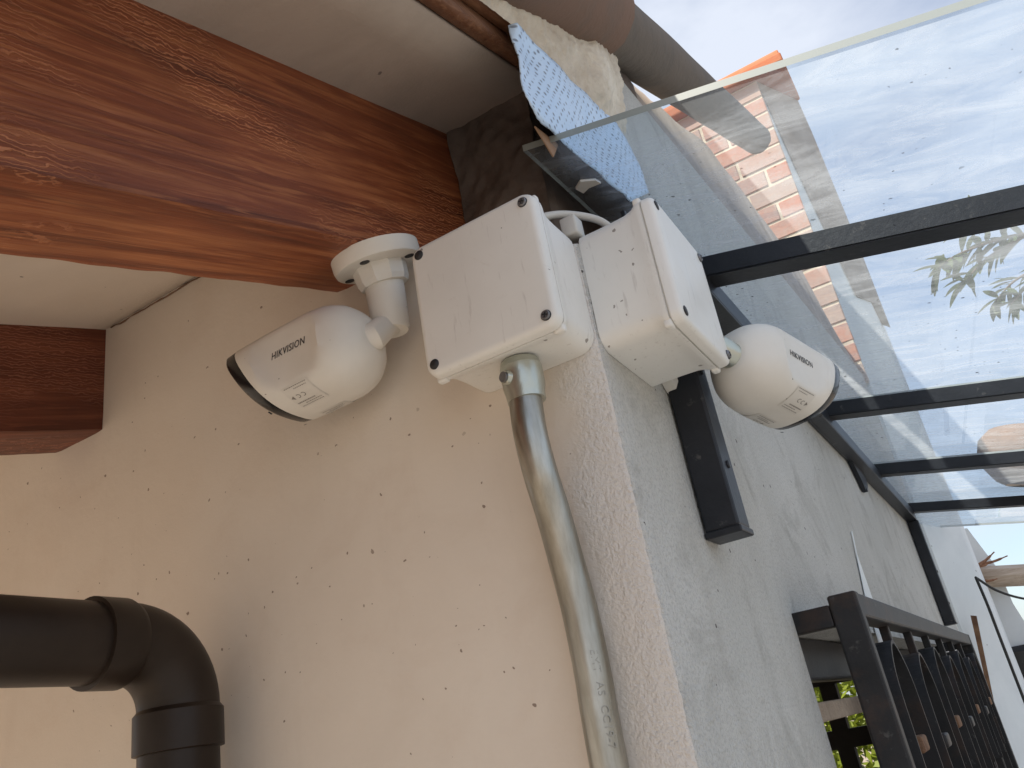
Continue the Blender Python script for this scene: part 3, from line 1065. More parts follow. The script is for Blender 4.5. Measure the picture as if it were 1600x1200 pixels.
def make_camera(name, label):
    t_ = thing(name, label, 'security camera', (0, 0, 0), 'white bullet security cameras')
    prof = [(-0.004, 0.0140, 0, 1), (-0.003, 0.0180, 0, 1), (0.001, 0.0240, 0, 1), (0.006, 0.0305, 0, 1), (0.012, 0.0355, 0, 1), (0.019, 0.0392, 0.001, 1),
            (0.027, 0.0418, 0.001, 1.0), (0.034, 0.0430, 0.002, 0.90), (0.042, 0.0437, 0.003, 0.81), (0.07, 0.0441, 0.008, 0.79), (0.092, 0.0440, 0.013, 0.81), (0.100, 0.0439, 0.016, 0.90),
            (0.106, 0.0438, 0.018, 1.0), (0.117, 0.0435, 0.023, 1), (0.1185, 0.0428, 0.0235, 1)]
    V, F = [], []
    n = 48
    for x, r, s, fl in prof: V += cam_ring(x, r, n, s, fl)
    for i in range(len(prof) - 1):
        for k in range(n):
            a, b_ = i * n + k, i * n + (k + 1) % n
            F.append((a, b_, b_ + n, a + n))
    F.append(tuple(range(n))[::-1])
    hs = mesh('housing', V, F, M.camw, t_, True, ws=False)
    sharpen(hs, 32)
    # black front bezel standing out of the sleeve
    prof = [(0.112, 0.0425, 0.0235, 1), (0.1195, 0.0430, 0.0240, 1), (0.1295, 0.0420, 0.0250, 1), (0.1330, 0.0395, 0.0240, 1), (0.1335, 0.033, 0.019, 1), (0.130, 0.030, 0.016, 1)]
    V, F = [], []
    for x, r, s, fl in prof: V += cam_ring(x, r, n, s, fl)
    for i in range(len(prof) - 1):
        for k in range(n):
            a, b_ = i * n + k, i * n + (k + 1) % n
            F.append((a, b_, b_ + n, a + n))
    F.append(tuple(range((len(prof) - 1) * n, len(prof) * n)))
    bz = mesh('front_bezel', V, F, M.black_plastic, t_, True, ws=False)
    sharpen(bz, 40)
    V, F = tube_geo([(0.126, 0, 0), (0.131, 0, 0)], [0.016, 0.013], 24)
    mesh('lens', V, F, M.black_plastic, t_, True, ws=False)
    # maker's lettering on both flanks
    for side in (1, -1):
        me = text_mesh('HIKVISION', 0.0088, 0.00012, 0.22, 0.0)
        for v_ in me.vertices:
            s, h, d = v_.co
            x = 0.0665 + s * (-side) * 0.92
            z = h * 1.15 + 0.0045
            rr = 0.0441
            ylim = rr * max(0.0, 1 - abs(z / rr) ** (2 / SE)) ** (SE / 2)
            fl = rr * 0.796
            y = ylim if ylim < fl else fl + (ylim - fl) * 0.10
            v_.co = Vector((x, side * (y + 0.00035 + d), z))
        me.materials.clear()
        me.materials.append(M.print_)
        o = link(bpy.data.objects.new('lettering', me))
        attach(o, t_, False)
    # rating label under the body: a grey patch with rows of fine print
    def belly(u, w, lift=0.0003):
        # u along the axis, w = angle round from straight down (positive towards +y)
        rr = 0.0440 + lift
        x = u + 0.010 * (-math.cos(w))
        y = rr * math.copysign(abs(math.sin(w)) ** SE, math.sin(w))
        fl = 0.0440 * 0.80
        if abs(y) > fl: y = math.copysign(fl + (abs(y) - fl) * 0.10, y)
        return (x, y, -rr * abs(math.cos(w)) ** SE)
    def patch(name, u0, u1, w0, w1, mat, lift, parent):
        V, F = [], []
        k = 8
        for i in range(k + 1):
            w = w0 + (w1 - w0) * i / k
            V.append(belly(u0, w, lift)); V.append(belly(u1, w, lift))
        for i in range(k):
            F.append((2 * i, 2 * i + 1, 2 * i + 3, 2 * i + 2))
        return mesh(name, V, F, mat, parent, True, ws=False)
    for sd in (1, -1):
        lb = patch('rating_label', 0.056, 0.087, sd * 0.16, sd * 0.86, M.sticker, 0.0003, t_)
        rnd = random.Random(7)
        bm = bmesh.new()
        rows = [(0.20, 0.060, 0.084, 0.018), (0.26, 0.060, 0.077, 0.018), (0.32, 0.065, 0.085, 0.030), (0.73, 0.060, 0.074, 0.02), (0.80, 0.058, 0.083, 0.02)]
        for w, u0, u1, th in rows:
            u = u0
            while u < u1:
                l = rnd.uniform(0.0008, 0.0022)
                vs4 = [bm.verts.new(belly(uu, sd * ww, 0.0005)) for uu, ww in ((u, w), (u + l, w), (u + l, w + th), (u, w + th))]
                bm.faces.new(vs4)
                u += l + 0.0006
        for (uc, wc) in ((0.0775, 0.52), (0.0715, 0.52)):           # two open rings like a conformity mark
            for i in range(10):
                a0, a1 = R(60 + 24 * i), R(60 + 24 * (i + 1))
                q = []
                for rr, aa in ((0.0026, a0), (0.0026, a1), (0.0018, a1), (0.0018, a0)):
                    q.append(bm.verts.new(belly(uc + rr * math.cos(aa), sd * (wc + rr * math.sin(aa) / 0.044), 0.0005)))
                bm.faces.new(q)
        q = [bm.verts.new(belly(u, sd * w, 0.0005)) for u, w in ((0.0820, 0.46), (0.0858, 0.52), (0.0820, 0.58))]
        bm.faces.new(q)
        from_bm('fine_print', bm, M.print_faint, lb, False, ws=False)
    for u, w in ((0.115, 0.45), (0.115, -0.45)):
        patch('drain_slot', u, u + 0.0022, w - 0.05, w + 0.05, M.grommet, 0.0004, t_)
    return t_

def cam_matrix(rear, axis, roll=0.0):
    ax = Vector(axis).normalized()
    up = Vector((0, 0, 1))
    up = (up - ax * up.dot(ax)).normalized()
    y = up.cross(ax).normalized()
    m3 = Matrix((ax, y, up)).transposed() @ Matrix.Rotation(roll, 3, 'X')
    return Matrix.Translation(Vector(rear)) @ m3.to_4x4()

ca = make_camera('bullet_camera', 'white bullet camera hung under the timber beam, aimed left along the wall')
cb = copy_tree(ca)
cb['label'] = 'white bullet camera beyond the right-hand junction box, aimed away along the side wall'
ca.matrix_world = cam_matrix((-0.192, -0.064, 2.209), (-1, 0.0, -0.03))
cb.matrix_world = cam_matrix((0.072, 0.160, 2.158), (0.27, 0.95, -0.16))

def add_part(t_, o):
    """o was built in world coordinates; make it a child of an already placed thing"""
    o.parent = t_
    o.matrix_parent_inverse = t_.matrix_world.inverted()
    return o

# mount of the left camera, screwed to the underside of the beam
bx, by = -0.186, -0.050
bn = Vector((0, 0.333, -1)).normalized()             # pointing away from the beam
b0 = Vector((bx, by, ZB(by) + 0.001))
fl_ = tube('mount_flange', [b0, b0 + bn * 0.010, b0 + bn * 0.0150, b0 + bn * 0.0165], [0.0435, 0.0435, 0.0420, 0.038], M.camw, None, 48)
add_part(ca, fl_)
for k, a in enumerate((0.2, 1.77, 3.34, 4.91)):
    u, w = frame_of(bn)
    c_ = b0 + (u * math.cos(a) + w * math.sin(a)) * 0.0330
    o = tube('flange_screw', [c_ + bn * 0.013, c_ + bn * 0.0172, c_ + bn * 0.0174], [0.0048, 0.0048, 0.0036], M.grommet, None, 14)
    add_part(ca, o)
nk = b0 + bn * 0.016
ar = tube('mount_collar', [nk, nk + bn * 0.004, nk + bn * 0.014, nk + bn * 0.019, nk + bn * 0.0195], [0.0265, 0.0265, 0.0255, 0.0235, 0.019], M.camw, None, 10, smooth=False)
add_part(ca, ar)
e0 = nk + bn * 0.016
dn = Vector((-0.02, 0.08, -1)).normalized()
am = tube('mount_arm', [e0, e0 + dn * 0.012, e0 + dn * 0.048, e0 + dn * 0.052, e0 + dn * 0.0525], [0.0190, 0.0190, 0.0180, 0.0160, 0.010], M.camw, None, 28)
add_part(ca, am)
j0 = e0 + dn * 0.043
rear = Vector((-0.192, -0.064, 2.209))
yk = tube('tilt_joint', [j0, (j0 * 0.6 + rear * 0.4), rear + Vector((0.004, 0.002, 0)), rear + Vector((-0.008, 0, 0))], [0.0125, 0.0125, 0.0135, 0.0150], M.camw, None, 20)
add_part(ca, yk)
jc = (j0 * 0.52 + rear * 0.48)
vdir = Vector((0.35, -0.9, -0.1)).normalized()
js = tube('joint_screw', [jc + vdir * 0.008, jc + vdir * 0.0136, jc + vdir * 0.0142], [0.0042, 0.0042, 0.003], M.screw, None, 12)
add_part(ca, js)
# mount of the right camera: base on the wall, short arm and ball
f0 = Vector((0.001, 0.170, 2.176))
fn = Vector((1, 0, 0))
add_part(cb, tube('mount_flange', [f0, f0 + fn * 0.010, f0 + fn * 0.014], [0.036, 0.036, 0.030], M.camw, None, 40))
rb = Vector((0.072, 0.160, 2.158))
add_part(cb, tube('mount_arm', [f0 + fn * 0.012, f0 + fn * 0.045, (0.062, 0.150, 2.166)], [0.016, 0.0145, 0.013], M.camw, None, 24))
add_part(cb, tube('tilt_joint', [(0.062, 0.149, 2.168), (0.070, 0.157, 2.159), rb + Vector((0.004, 0.012, -0.002))], [0.0135, 0.0135, 0.0165], M.zinc, None, 20))

# ------------------------------------------------------------------ cable between the boxes
tag(tube('white_cable', bezier([(-0.030, -0.030, 2.262), (-0.028, -0.010, 2.284), (-0.012, 0.022, 2.298), (0.012, 0.05, 2.292), (0.022, 0.066, 2.270), (0.024, 0.07, 2.255)], 8), 0.0038, M.cablew, None, 10),
    'thin white cable looping over the gap between the two junction boxes', 'cable')
bm = bmesh.new()
bm_box(bm, (-0.013, 0.004, 2.2625), (0.003, 0.022, 2.283), 0.002, 2)
tag(from_bm('cable_gland', bm, M.cablew, None, True), 'small pale plastic cable gland between the tops of the boxes', 'cable gland')

# ------------------------------------------------------------------ drain pipe
dp = thing('drain_pipe', 'thick black plastic drain pipe with an elbow in front of the wall', 'pipe', (-0.463, -0.055, 0))
PX, PY, PZ, PR = -0.4635, -0.056, 1.9905, 0.0355
rb_ = 0.058
arc = [(PX, PY - rb_ + rb_ * math.sin(R(a)), PZ - rb_ + rb_ * math.cos(R(a))) for a in range(0, 91, 6)]
tube('pipe', [(PX, -1.25, PZ + 0.004), (PX, -0.6, PZ + 0.001), (PX, PY - rb_ - 0.016, PZ)], PR, M.pvc, dp, 40)
tube('elbow', [(PX, PY - rb_ - 0.012, PZ)] + arc + [(PX, PY, PZ - rb_ - 0.012)], PR + 0.0008, M.pvc, dp, 40)
tube('collar', [(PX, PY - rb_ - 0.036, PZ), (PX, PY - rb_ - 0.0355, PZ), (PX, PY - rb_ - 0.006, PZ), (PX, PY - rb_ + 0.001, PZ)], [PR + 0.0010, PR + 0.0042, PR + 0.0042, PR + 0.0008], M.pvc, dp, 40)
tube('collar', [(PX, PY, PZ - rb_ + 0.001), (PX, PY, PZ - rb_ - 0.003), (PX, PY, PZ - rb_ - 0.036), (PX, PY, PZ - rb_ - 0.037)], [PR + 0.0008, PR + 0.0042, PR + 0.0042, PR + 0.0010], M.pvc, dp, 40)
tube('pipe', [(PX, PY, PZ - rb_ - 0.014), (PX, PY, 1.4), (PX, PY, 0.0)], PR, M.pvc, dp, 40)

# ------------------------------------------------------------------ foil flashing
def foil():
    # two edges of the strip, each from the verge down to the glass; (Y, Z, X)
    left = [(-0.0326, 2.4932, -0.004), (-0.0299, 2.4661, -0.005), (-0.0274, 2.4353, -0.006), (-0.0247, 2.4094, -0.007), (-0.0042, 2.396, -0.008), (0.0369, 2.4015, -0.009), (0.0795, 2.4091, -0.009), (0.127, 2.405, -0.004), (0.2023, 2.404, 0.002)]
    rightE = [(-0.0280, 2.4950, 0.002), (-0.005, 2.4980, 0.002), (0.0289, 2.5010, 0.003), (0.074, 2.5083, 0.004), (0.1252, 2.5179, 0.004), (0.1781, 2.5254, 0.005), (0.224, 2.5354, 0.005), (0.2636, 2.517, 0.006), (0.2712, 2.4522, 0.008)]
    Lp = bezier([(x, y, z) for y, z, x in left], 8)
    Rp = bezier([(x, y, z) for y, z, x in rightE], 8)
    V, F, UV = [], [], []
    m_ = 14
    for i, (a, b_) in enumerate(zip(Lp, Rp)):
        for k in range(m_ + 1):
            s = k / m_
            p = a.lerp(b_, s)
            ruf = 0.0035 * math.sin(s * math.pi) * math.sin(i * 0.22 + s * 2) + 0.0028 * noise.noise(p * 30)
            edge = 0.0022 * noise.noise(Vector((i * 0.8, k, 3))) if k in (0, m_) else 0
            V.append((p.x + ruf, p.y + edge, p.z + edge))
            UV.append((p.y, p.z))
    for i in range(len(Lp) - 1):
        for k in range(m_):
            a = i * (m_ + 1) + k
            F.append((a, a + 1, a + m_ + 2, a + m_ + 1))
    o = mesh('foil_flashing', V, F, M.foil, None, True)
    uvl = o.data.uv_layers.new(name='UVMap')
    for lp in o.data.loops:
        uvl.data[lp.index].uv = UV[lp.vertex_index]
    sd = o.modifiers.new('thickness', 'SOLIDIFY')
    sd.thickness = 0.0012
    sd.offset = -1
    return o
ff = foil()
tag(ff, 'dimpled bluish silver foil flashing hanging between roof edge and glass', 'foil')
fb = prism('torn_backing', [(0.005, 2.397), (0.058, 2.408), (0.036, 2.378)], 0, -0.0165, -0.0150, M.foil_back, ff)

# ------------------------------------------------------------------ glass canopy
SL = 0.218
zg = lambda x: 2.384 - SL * (x - 0.04)                 # underside of the glass
gc = thing('glass_canopy', 'lean-to canopy of dirty glass on a black steel frame along the side wall', 'canopy', (0.03, 0.15, 2.35))
XE = 1.45
BARS = [0.375, 1.12, 1.76, 2.42]
def bar(yc):
    w = 0.021
    x0, x1 = 0.008, XE
    h = 0.030
    V = []
    for x in (x0, x1):
        zt = zg(x) - 0.001
        for (y, z) in ((yc - w, zt), (yc + w, zt), (yc + w, zt - h), (yc - w, zt - h)): V.append((x, y, z))
    F = [(0, 1, 5, 4), (1, 2, 6, 5), (2, 3, 7, 6), (3, 0, 4, 7), (3, 2, 1, 0), (4, 5, 6, 7)]
    bm = bmesh.new()
    bv = [bm.verts.new(v_) for v_ in V]
    for f in F: bm.faces.new([bv[i] for i in f])
    bmesh.ops.recalc_face_normals(bm, faces=bm.faces[:])
    bmesh.ops.bevel(bm, geom=bm.edges[:], offset=0.002, segments=2, affect='EDGES')
    return from_bm('crossbar', bm, M.black, gc, False)
for y in BARS: bar(y)
box('wall_rail', (0.0015, 0.155, 2.330), (0.0065, 2.44, 2.366), M.black, gc, 0.001)
box('wall_rail', (0.0068, 0.155, 2.330), (0.0310, 2.44, 2.3335), M.black, gc, 0.001)
box('wall_rail', (0.0275, 0.155, 2.3337), (0.0312, 2.44, 2.366), M.black, gc, 0.001)
def leg(y0, y1, zb):
    lg = box('leg', (0.0016, y0, zb), (0.0350, y1, 2.328), M.black, gc, 0.0025)
    box('end_cap', (0.0008, y0 - 0.002, zb - 0.006), (0.0365, y1 + 0.002, zb + 0.0005), M.black, lg, 0.0015)
    for z in (2.06, 2.16):
        V, F = tube_geo([(0.0345, (y0 + y1) / 2, z), (0.0368, (y0 + y1) / 2, z)], 0.004, 12)
        mesh('bolt_head', V, F, M.black, lg, True)
    return lg
leg(0.1535, 0.1900, 1.998)
leg(2.400, 2.440, 2.002)
box('outer_rail', (XE, 0.10, zg(XE) - 0.06), (XE + 0.04, 3.0, zg(XE) - 0.01), M.black, gc, 0.003)
for y in (0.3, 2.8):
    box('post', (XE, y, 0.0), (XE + 0.04, y + 0.04, zg(XE) - 0.062), M.black, gc, 0.003)
# panes
edges = [0.036, 0.380, 1.122, 1.762, 3.03]
for i in range(4):
    y0, y1 = edges[i] + (0.0015 if i else 0), edges[i + 1] - 0.0015
    xl = -0.046 if i == 0 else 0.008
    y1a = y1
    th = 0.008
    if i == 0:
        # the near pane runs into the gap at the corner, notched round the wall
        poly = [(xl, y0), (XE + 0.06, y0), (XE + 0.06, y1), (0.008, y1), (0.008, 0.232), (-0.040, 0.226)]
    else:
        poly = [(xl, y0), (XE + 0.06, y0), (XE + 0.06, y1), (xl, y1)]
    n = len(poly)
    V = [(x, y, zg(x)) for x, y in poly] + [(x, y, zg(x) + th) for x, y in poly]
    F = [tuple(range(n))[::-1], tuple(range(n, 2 * n))]
    pn = mesh('glass_pane', V, F, M.glass, gc)
    pn.data.materials.append(M.glass_top)
    pn.data.polygons[1].material_index = 1
    EF = [(k, (k + 1) % n, n + (k + 1) % n, n + k) for k in range(n)]
    mesh('pane_edge', V, EF, M.glass_edge, pn)
prism('rail_bracket', [(1.40, 2.329), (1.56, 2.329), (1.55, 2.300), (1.50, 2.272), (1.485, 2.285), (1.47, 2.268), (1.455, 2.290)], 0, 0.0016, 0.012, M.black, gc)
# clip holding the pane corner
bm = bmesh.new()
prism('glue_blob', [(-0.030, 0.120), (-0.020, 0.112), (-0.006, 0.122), (-0.004, 0.131), (-0.018, 0.129), (-0.027, 0.133)], 2, zg(0) - 0.0035 + 0.004, zg(0) + 0.0035, M.sticker, gc)
bm.free()

# ------------------------------------------------------------------ window grille
gr_ = thing('window_grille', 'black wrought-iron window grille with scrolls standing off the side wall', 'grille', (0.06, 0.41, 0.85))
GX0, GX1 = 0.043, 0.075
GY1 = 2.06
GZ1, GZ0 = 1.947, 0.86
box('post', (GX0, 0.408, GZ0), (GX1, 0.430, GZ1), M.iron, gr_, 0.003)
box('post', (GX0, GY1, GZ0), (GX1, GY1 + 0.03, GZ1 - 0.001), M.iron, gr_, 0.003)
box('top_rail', (GX0 + 0.004, 0.4305, GZ1 - 0.028), (GX1 - 0.001, GY1 - 0.0005, GZ1 - 0.0008), M.iron, gr_, 0.003)
box('bottom_rail', (GX0 + 0.004, 0.4305, GZ0), (GX1 - 0.001, GY1 - 0.0005, GZ0 + 0.03), M.iron, gr_, 0.003)
for y in (0.410, GY1 + 0.002):
    box('wall_bracket', (-0.02, y, 1.914), (GX0 - 0.0005, y + 0.022, 1.938), M.iron, gr_, 0.002)
    box('wall_bracket', (-0.02, y, 0.90), (GX0 - 0.0005, y + 0.022, 0.925), M.iron, gr_, 0.002)
gxc = 0.058
ny = 7
for i in range(1, ny):
    y = 0.43 + (GY1 - 0.43) * i / ny
    tw = box('upright_bar', (gxc - 0.006, y - 0.006, GZ0 + 0.028), (gxc + 0.006, y + 0.006, GZ1 - 0.026), M.iron, gr_, 0.0015)
def strap(name, pts, w, th, mat, parent):
    """flat iron bent along a path lying in the grille plane; w = width across (X)"""
    P = bezier(pts, 8)
    V, F = [], []
    for i, p in enumerate(P):
        if i == 0: t_ = P[1] - p
        elif i == len(P) - 1: t_ = p - P[i - 1]
        else: t_ = P[i + 1] - P[i - 1]
        t_.normalize()
        nrm = Vector((0, -t_.z, t_.y))
        for sx, sn in ((-1, -1), (1, -1), (1, 1), (-1, 1)):
            V.append(p + Vector((sx * w / 2, 0, 0)) + nrm * (sn * th / 2))
    for i in range(len(P) - 1):
        for k in range(4):
            a, b_ = i * 4 + k, i * 4 + (k + 1) % 4
            F.append((a, b_, b_ + 4, a + 4))
    F.append((3, 2, 1, 0))
    L = (len(P) - 1) * 4
    F.append((L, L + 1, L + 2, L + 3))
    return mesh(name, V, F, mat, parent, False)
dy = (GY1 - 0.43) / ny
for i in range(ny):
    ym = 0.43 + dy * (i + 0.5)
    for lvl in (0, 1, 2):
        zt = 1.893 - 0.36 * lvl - (0.012 if i % 2 else 0)
        hw2 = dy * 0.30
        strap('hoop', [(gxc + 0.006, ym - hw2, zt - 0.21), (gxc + 0.006, ym - hw2 * 0.98, zt - 0.10), (gxc + 0.006, ym - hw2 * 0.8, zt - 0.035), (gxc + 0.006, ym, zt), (gxc + 0.006, ym + hw2 * 0.8, zt - 0.035), (gxc + 0.006, ym + hw2 * 0.98, zt - 0.10), (gxc + 0.006, ym + hw2, zt - 0.21)], 0.028, 0.004, M.iron, gr_)
        strap('spear', [(gxc + 0.004, ym - hw2 * 0.2, zt - 0.02), (gxc + 0.004, ym - hw2 * 0.55, zt - 0.09), (gxc + 0.004, ym - hw2 * 0.1, zt - 0.20), (gxc + 0.004, ym + hw2 * 0.1, zt - 0.33)], 0.016, 0.006, M.iron, gr_)
        c_ = (gxc + 0.004, ym - hw2 * 0.1, zt - 0.115)
        bm = bmesh.new()
        bm_box(bm, (c_[0] - 0.015, c_[1] - 0.022, c_[2] - 0.009), (c_[0] + 0.016, c_[1] + 0.022, c_[2] + 0.009), 0.003, 2)
        from_bm('collar', bm, M.rust if (i + lvl) % 2 == 0 else M.iron, gr_, True)

# ------------------------------------------------------------------ loose strip behind the grille
ws_ = prism('plastic_strip', [(1.092, 2.125), (1.083, 2.122), (0.985, 1.99), (0.93, 1.74), (1.00, 1.74), (1.060, 1.98), (1.055, 2.075)], 0, 0.002, 0.0035, M.white_wall)
tag(ws_, 'narrow torn white plastic strip on the wall just above the grille', 'strip')

# ------------------------------------------------------------------ neighbouring building with brick upper storey
nb = thing('neighbour_house', 'house beyond with a sunlit brick upper wall and tiled edge seen through the glass', 'house', (0.0, 2.95, 0))
BY = 2.905
box('backing_wall', (-1.6, BY + 0.0005, 2.985), (0.012, BY + 0.60, 4.60), M.joint, nb)
box('lintel', (-1.6, BY + 0.016, 2.42), (-0.004, BY + 0.60, 2.984), M.render_band, nb)
bl, bh, jt = 0.205, 0.082, 0.013
me_b = None
rnd = random.Random(3)
variants = []
for k in range(4):
    bm = bmesh.new()
    bm_box(bm, (-bl / 2, -0.004, -bh / 2), (bl / 2, 0.02, bh / 2), 0.003, 1)
    for v_ in bm.verts:
        v_.co += Vector((rnd.uniform(-1, 1), rnd.uniform(-1, 1), rnd.uniform(-1, 1))) * 0.0016
    me = bpy.data.meshes.new('brick')
    bm.to_mesh(me); bm.free()
    me.materials.append(M.brick)
    variants.append(me)
bm = bmesh.new()
bm_box(bm, (-bl / 4, -0.004, -bh / 2), (bl / 4 - jt / 2, 0.02, bh / 2), 0.004, 1)
half = bpy.data.meshes.new('brick')
bm.to_mesh(half); bm.free()
half.materials.append(M.brick)
row = 0
z = 3.03
while z < 4.58:
    xr = 0.014
    if row % 2:
        o = link(bpy.data.objects.new('brick', half))
        o.location = (xr - bl / 4 + jt / 2 * 1, BY + rnd.uniform(-0.001, 0.001), z)
        attach(o, nb)
        xr -= bl / 2 + jt / 2 - jt / 2 + 0.006
    for k in range(5 if z > 3.3 else 3):
        o = link(bpy.data.objects.new('brick', variants[rnd.randrange(4)]))
        o.location = (xr - bl / 2, BY + rnd.uniform(-0.0015, 0.001), z + rnd.uniform(-0.002, 0.002))
        o.rotation_euler = (0, R(rnd.uniform(-0.5, 0.5)), 0)
        attach(o, nb)
        xr -= bl + jt
    z += bh + jt
    row += 1
# plastered pier at the outer corner, and the cement band on it
sy = lambda x: BY + 0.015 + (x - 0.0125) * 2.15          # splayed face turning away from the brick
prism('plaster_pier', [(0.0125, sy(0.0125)), (0.121, sy(0.121)), (0.121, BY + 0.9), (0.0125, BY + 0.9)], 2, 2.985, 4.60, M.white_wall, nb)
prism('plaster_pier', [(-0.003, BY + 0.016), (0.0125, sy(0.0125)), (0.121, sy(0.121)), (0.121, BY + 0.9), (-0.003, BY + 0.9)], 2, 0.0, 2.984, M.white_wall, nb)
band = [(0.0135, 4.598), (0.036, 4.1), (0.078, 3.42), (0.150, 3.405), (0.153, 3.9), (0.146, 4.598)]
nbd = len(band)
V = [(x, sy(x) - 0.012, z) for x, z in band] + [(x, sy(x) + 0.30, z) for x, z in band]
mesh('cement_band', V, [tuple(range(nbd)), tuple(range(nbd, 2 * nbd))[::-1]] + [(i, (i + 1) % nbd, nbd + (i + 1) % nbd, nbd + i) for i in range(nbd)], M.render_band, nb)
# tile course along the top
def cap_tile(x0, x1, z, r, y, mat):
    V, F = [], []
    n = 14
    for i, x in enumerate((x0, x0 + 0.004, x1 - 0.004, x1)):
        rr = r if i in (1, 2) else r - 0.004
        for k in range(n + 1):
            a = math.pi * k / n
            V.append((x, y - rr * math.cos(a), z + rr * math.sin(a) * 0.9))
    for i in range(3):
        for k in range(n):
            a = i * (n + 1) + k
            F.append((a, a + 1, a + n + 2, a + n + 1))
    F.append(tuple(range(n + 1)))
    F.append(tuple(range(3 * (n + 1), 4 * (n + 1)))[::-1])
    F.append((0, n, n + 1 + n, n + 1)); F.append((n + 1, 2 * n + 1, 3 * n + 2, 2 * n + 2))
    F.append((2 * n + 2, 3 * n + 2, 4 * n + 3, 3 * n + 3))
    return sharpen(mesh('roof_tile', V, F, mat, nb, True))
for k in range(4):
    x1 = 0.150 - 0.36 * k
    cap_tile(x1 - 0.355, x1, 4.664, 0.062, BY + 0.035, M.tile_red)
    box('edge_tile', (x1 - 0.357, BY - 0.050, 4.602), (x1 + 0.008, BY + 0.30, 4.655), M.tile_red, nb, 0.008)

# ------------------------------------------------------------------ things past the far leg
fw = prism('garden_wall', [(-0.3, 2.50), (0.128, 2.490), (0.187, 2.275), (0.190, 2.12), (0.215, 1.985), (0.60, 1.955), (0.60, 0.0), (-0.3, 0.0)], 1, 4.0, 4.18, M.white_wall)
tag(fw, 'white garden wall stepping down at the far right edge', 'wall')
wb = tube('wooden_pole', [(0.085, 3.96, 2.258), (0.4, 3.95, 2.196), (1.4, 3.93, 2.00)], [0.049, 0.049, 0.052], M.oldwood, None, 9)
tag(wb, 'pale weathered wooden beam end sticking out past the white wall', 'beam')
fray = thing('frayed_rope', 'frayed brown rope tied round the end of the pale wooden beam', 'rope', (0.12, 3.94, 2.29))
for a in ((0.10, 2.30, 0.20, 2.342), (0.11, 2.306, 0.245, 2.312), (0.09, 2.29, 0.17, 2.325), (0.10, 2.304, 0.165, 2.30), (0.095, 2.24, 0.17, 2.225)):
    tube('strand', bezier([(a[0], 3.90, a[1]), ((a[0] + a[2]) / 2, 3.885, (a[1] + a[3]) / 2 - 0.008), (a[2], 3.89, a[3])], 6), [0.007] * 6 + [0.006] * 4 + [0.003] * 3, M.lath, fray, 6)
rs = prism('rusty_bar', [(0.056, 2.040), (0.074, 2.034), (0.022, 1.715), (0.012, 1.72)], 1, BY + 0.006, BY + 0.018, M.rust)
tag(rs, 'thin rusty iron bar leaning on the white pier', 'bar')
tag(tube('black_cable', bezier([(0.118, BY + 0.01, 2.160), (0.121, BY + 0.008, 2.06), (0.120, BY + 0.008, 1.94), (0.119, BY + 0.008, 1.6), (0.119, BY + 0.008, 0.6)], 6), 0.005, M.cableb, None, 8),
    'black cable running straight down the edge of the white pier', 'cable')
tag(tube('black_cable', bezier([(0.117, BY + 0.008, 2.162), (0.17, BY + 0.1, 2.105), (0.26, BY + 0.2, 2.060), (0.40, BY + 0.3, 2.035), (0.9, BY + 0.4, 2.04)], 8), 0.0045, M.cableb, None, 8),
    'black cable sagging across to the right below the wooden beam end', 'cable')
dw = thing('dark_window', 'small dark window with a pale frame low on the white garden wall', 'window', (0.16, 4.0, 1.85))
box('frame', (0.075, 3.975, 1.70), (0.36, 4.002, 1.935), M.black, dw, 0.004)
box('pane', (0.10, 3.968, 1.72), (0.34, 3.976, 1.91), M.black_plastic, dw)
box('sill', (0.06, 3.93, 1.672), (0.38, 4.001, 1.698), M.white_wall, dw, 0.004)
tag(tube('grey_pipe', [(0.02, 3.3, 1.672), (0.6, 3.3, 1.655)], 0.028, M.zinc, None, 16), 'short grey pipe crossing low at the right edge', 'pipe')

# upturned clay pot left on the glass
V, F = [], []
n = 40
prof = [(0.0, 0.0), (0.085, 0.0), (0.100, 0.012), (0.118, 0.05), (0.122, 0.09), (0.105, 0.135), (0.07, 0.165), (0.0, 0.172)]
pc = Vector((0.385, 2.24, zg(0.385) + 0.010))
for (r, h) in prof:
    for k in range(n):
        a = 2 * math.pi * k / n
        p = Vector((r * math.cos(a), r * math.sin(a), h))
        p.z -= SL * p.x
        V.append(pc + p)
for i in range(len(prof) - 1):
    for k in range(n):
        a, b_ = i * n + k, i * n + (k + 1) % n
        F.append((a, b_, b_ + n, a + n))
po = mesh('clay_pot', V, F, M.pot, None, True)
tag(po, 'round brownish pot sitting on top of the glass canopy at the right edge', 'pot')

# ------------------------------------------------------------------ tree branch above the canopy
def leaf_mesh(name, l, w, mat):
    V, F = [], []
    n = 7
    for i in range(n + 1):
        s = i / n
        ww = w * math.sin(math.pi * min(1, s * 0.96 + 0.02)) ** 0.8 * (1 - 0.25 * s)
        dz = -0.22 * l * s * s
        V += [(l * s, -ww / 2, dz + 0.08 * ww), (l * s, 0, dz), (l * s, ww / 2, dz + 0.08 * ww)]
    for i in range(n):
        for k in (0, 1):
            a = i * 3 + k
            F.append((a, a + 1, a + 4, a + 3))
    me = bpy.data.meshes.new(name)
    me.from_pydata(V, [], F)
    me.materials.append(mat)
    me.polygons.foreach_set('use_smooth', [True] * len(me.polygons))
    return me
tb_ = thing('tree_branch', 'leafy tree branch hanging above the dirty glass', 'branch', (1.0, 3.3, 3.4))
lf = [leaf_mesh('leaf', 0.115, 0.036, M.leaf), leaf_mesh('leaf', 0.092, 0.034, M.leaf), leaf_mesh('leaf', 0.10, 0.027, M.leaf)]
rnd = random.Random(12)
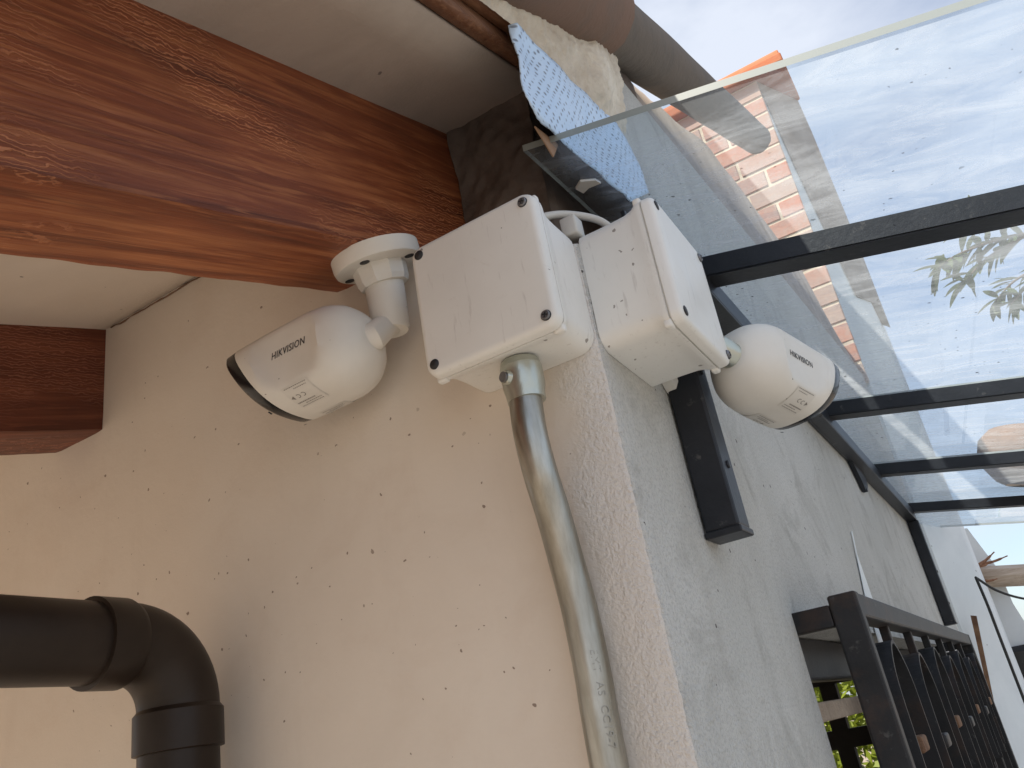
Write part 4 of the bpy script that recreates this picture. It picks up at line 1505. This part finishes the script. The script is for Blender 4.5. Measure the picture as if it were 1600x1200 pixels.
stems = [[(1.5, 3.5, 3.42), (1.0, 3.25, 3.42), (0.70, 3.0, 3.40), (0.50, 2.86, 3.35), (0.40, 2.80, 3.30)],
         [(1.2, 3.38, 3.42), (0.9, 3.05, 3.50), (0.68, 2.90, 3.50), (0.55, 2.84, 3.44)],
         [(1.1, 3.3, 3.42), (0.85, 3.22, 3.32), (0.70, 3.15, 3.24), (0.60, 3.08, 3.16)],
         [(1.3, 3.45, 3.42), (1.0, 3.5, 3.26), (0.80, 3.45, 3.14), (0.70, 3.4, 3.06)],
         [(1.2, 3.3, 3.42), (0.85, 3.1, 3.42), (0.62, 3.0, 3.36), (0.47, 2.95, 3.27)],
         [(1.2, 3.4, 3.40), (0.9, 3.3, 3.36), (0.68, 3.2, 3.30), (0.56, 3.15, 3.22)]]
for st in stems:
    P = bezier(st, 7)
    tube('stem', P, [0.010 * (1 - 0.75 * i / len(P)) for i in range(len(P))], M.bark, tb_, 6)
    for i in range(3, len(P), 1):
        for sgn in (-1, 1, 1):
            if rnd.random() < 0.3: continue
            d = (P[i] - P[i - 1]).normalized()
            sd = Vector((d.y, -d.x, 0)).normalized() * sgn
            q = (d * rnd.uniform(0.0, 1.0) + sd * rnd.uniform(0.2, 1.1) + Vector((0, 0, rnd.uniform(-0.8, 0.7)))).normalized()
            o = link(bpy.data.objects.new('leaf', rnd.choice(lf)))
            o.location = P[i]
            o.rotation_mode = 'QUATERNION'
            o.rotation_quaternion = q.to_track_quat('X', 'Z')
            attach(o, tb_)

# ------------------------------------------------------------------ hedge in the garden behind the room
bm = bmesh.new()
rnd = random.Random(5)
for i in range(9000):
    p = Vector((rnd.uniform(-4.4, 0.0), 0, 0))
    top = 2.12 + 0.20 * noise.noise(Vector((p.x * 2.2, 0, 0))) + 0.08 * noise.noise(Vector((p.x * 7, 3, 0)))
    p.y = 7.6 + rnd.uniform(-0.25, 0.25)
    p.z = top * rnd.random() ** 0.7
    a = Vector((rnd.uniform(-1, 1), rnd.uniform(-1, 0.4), rnd.uniform(-1, 1))).normalized()
    b_ = a.cross(Vector((rnd.uniform(-1, 1), rnd.uniform(-1, 1), rnd.uniform(-1, 1)))).normalized()
    l, w = rnd.uniform(0.05, 0.09), rnd.uniform(0.022, 0.04)
    vs4 = [bm.verts.new(p + a * l), bm.verts.new(p + b_ * w), bm.verts.new(p - a * l * 0.6), bm.verts.new(p - b_ * w)]
    bm.faces.new(vs4)
hd = from_bm('hedge', bm, M.hedge, None, False, recalc=False)
tag(hd, 'green garden hedge glimpsed through the window behind the grille', 'hedge', kind='stuff')
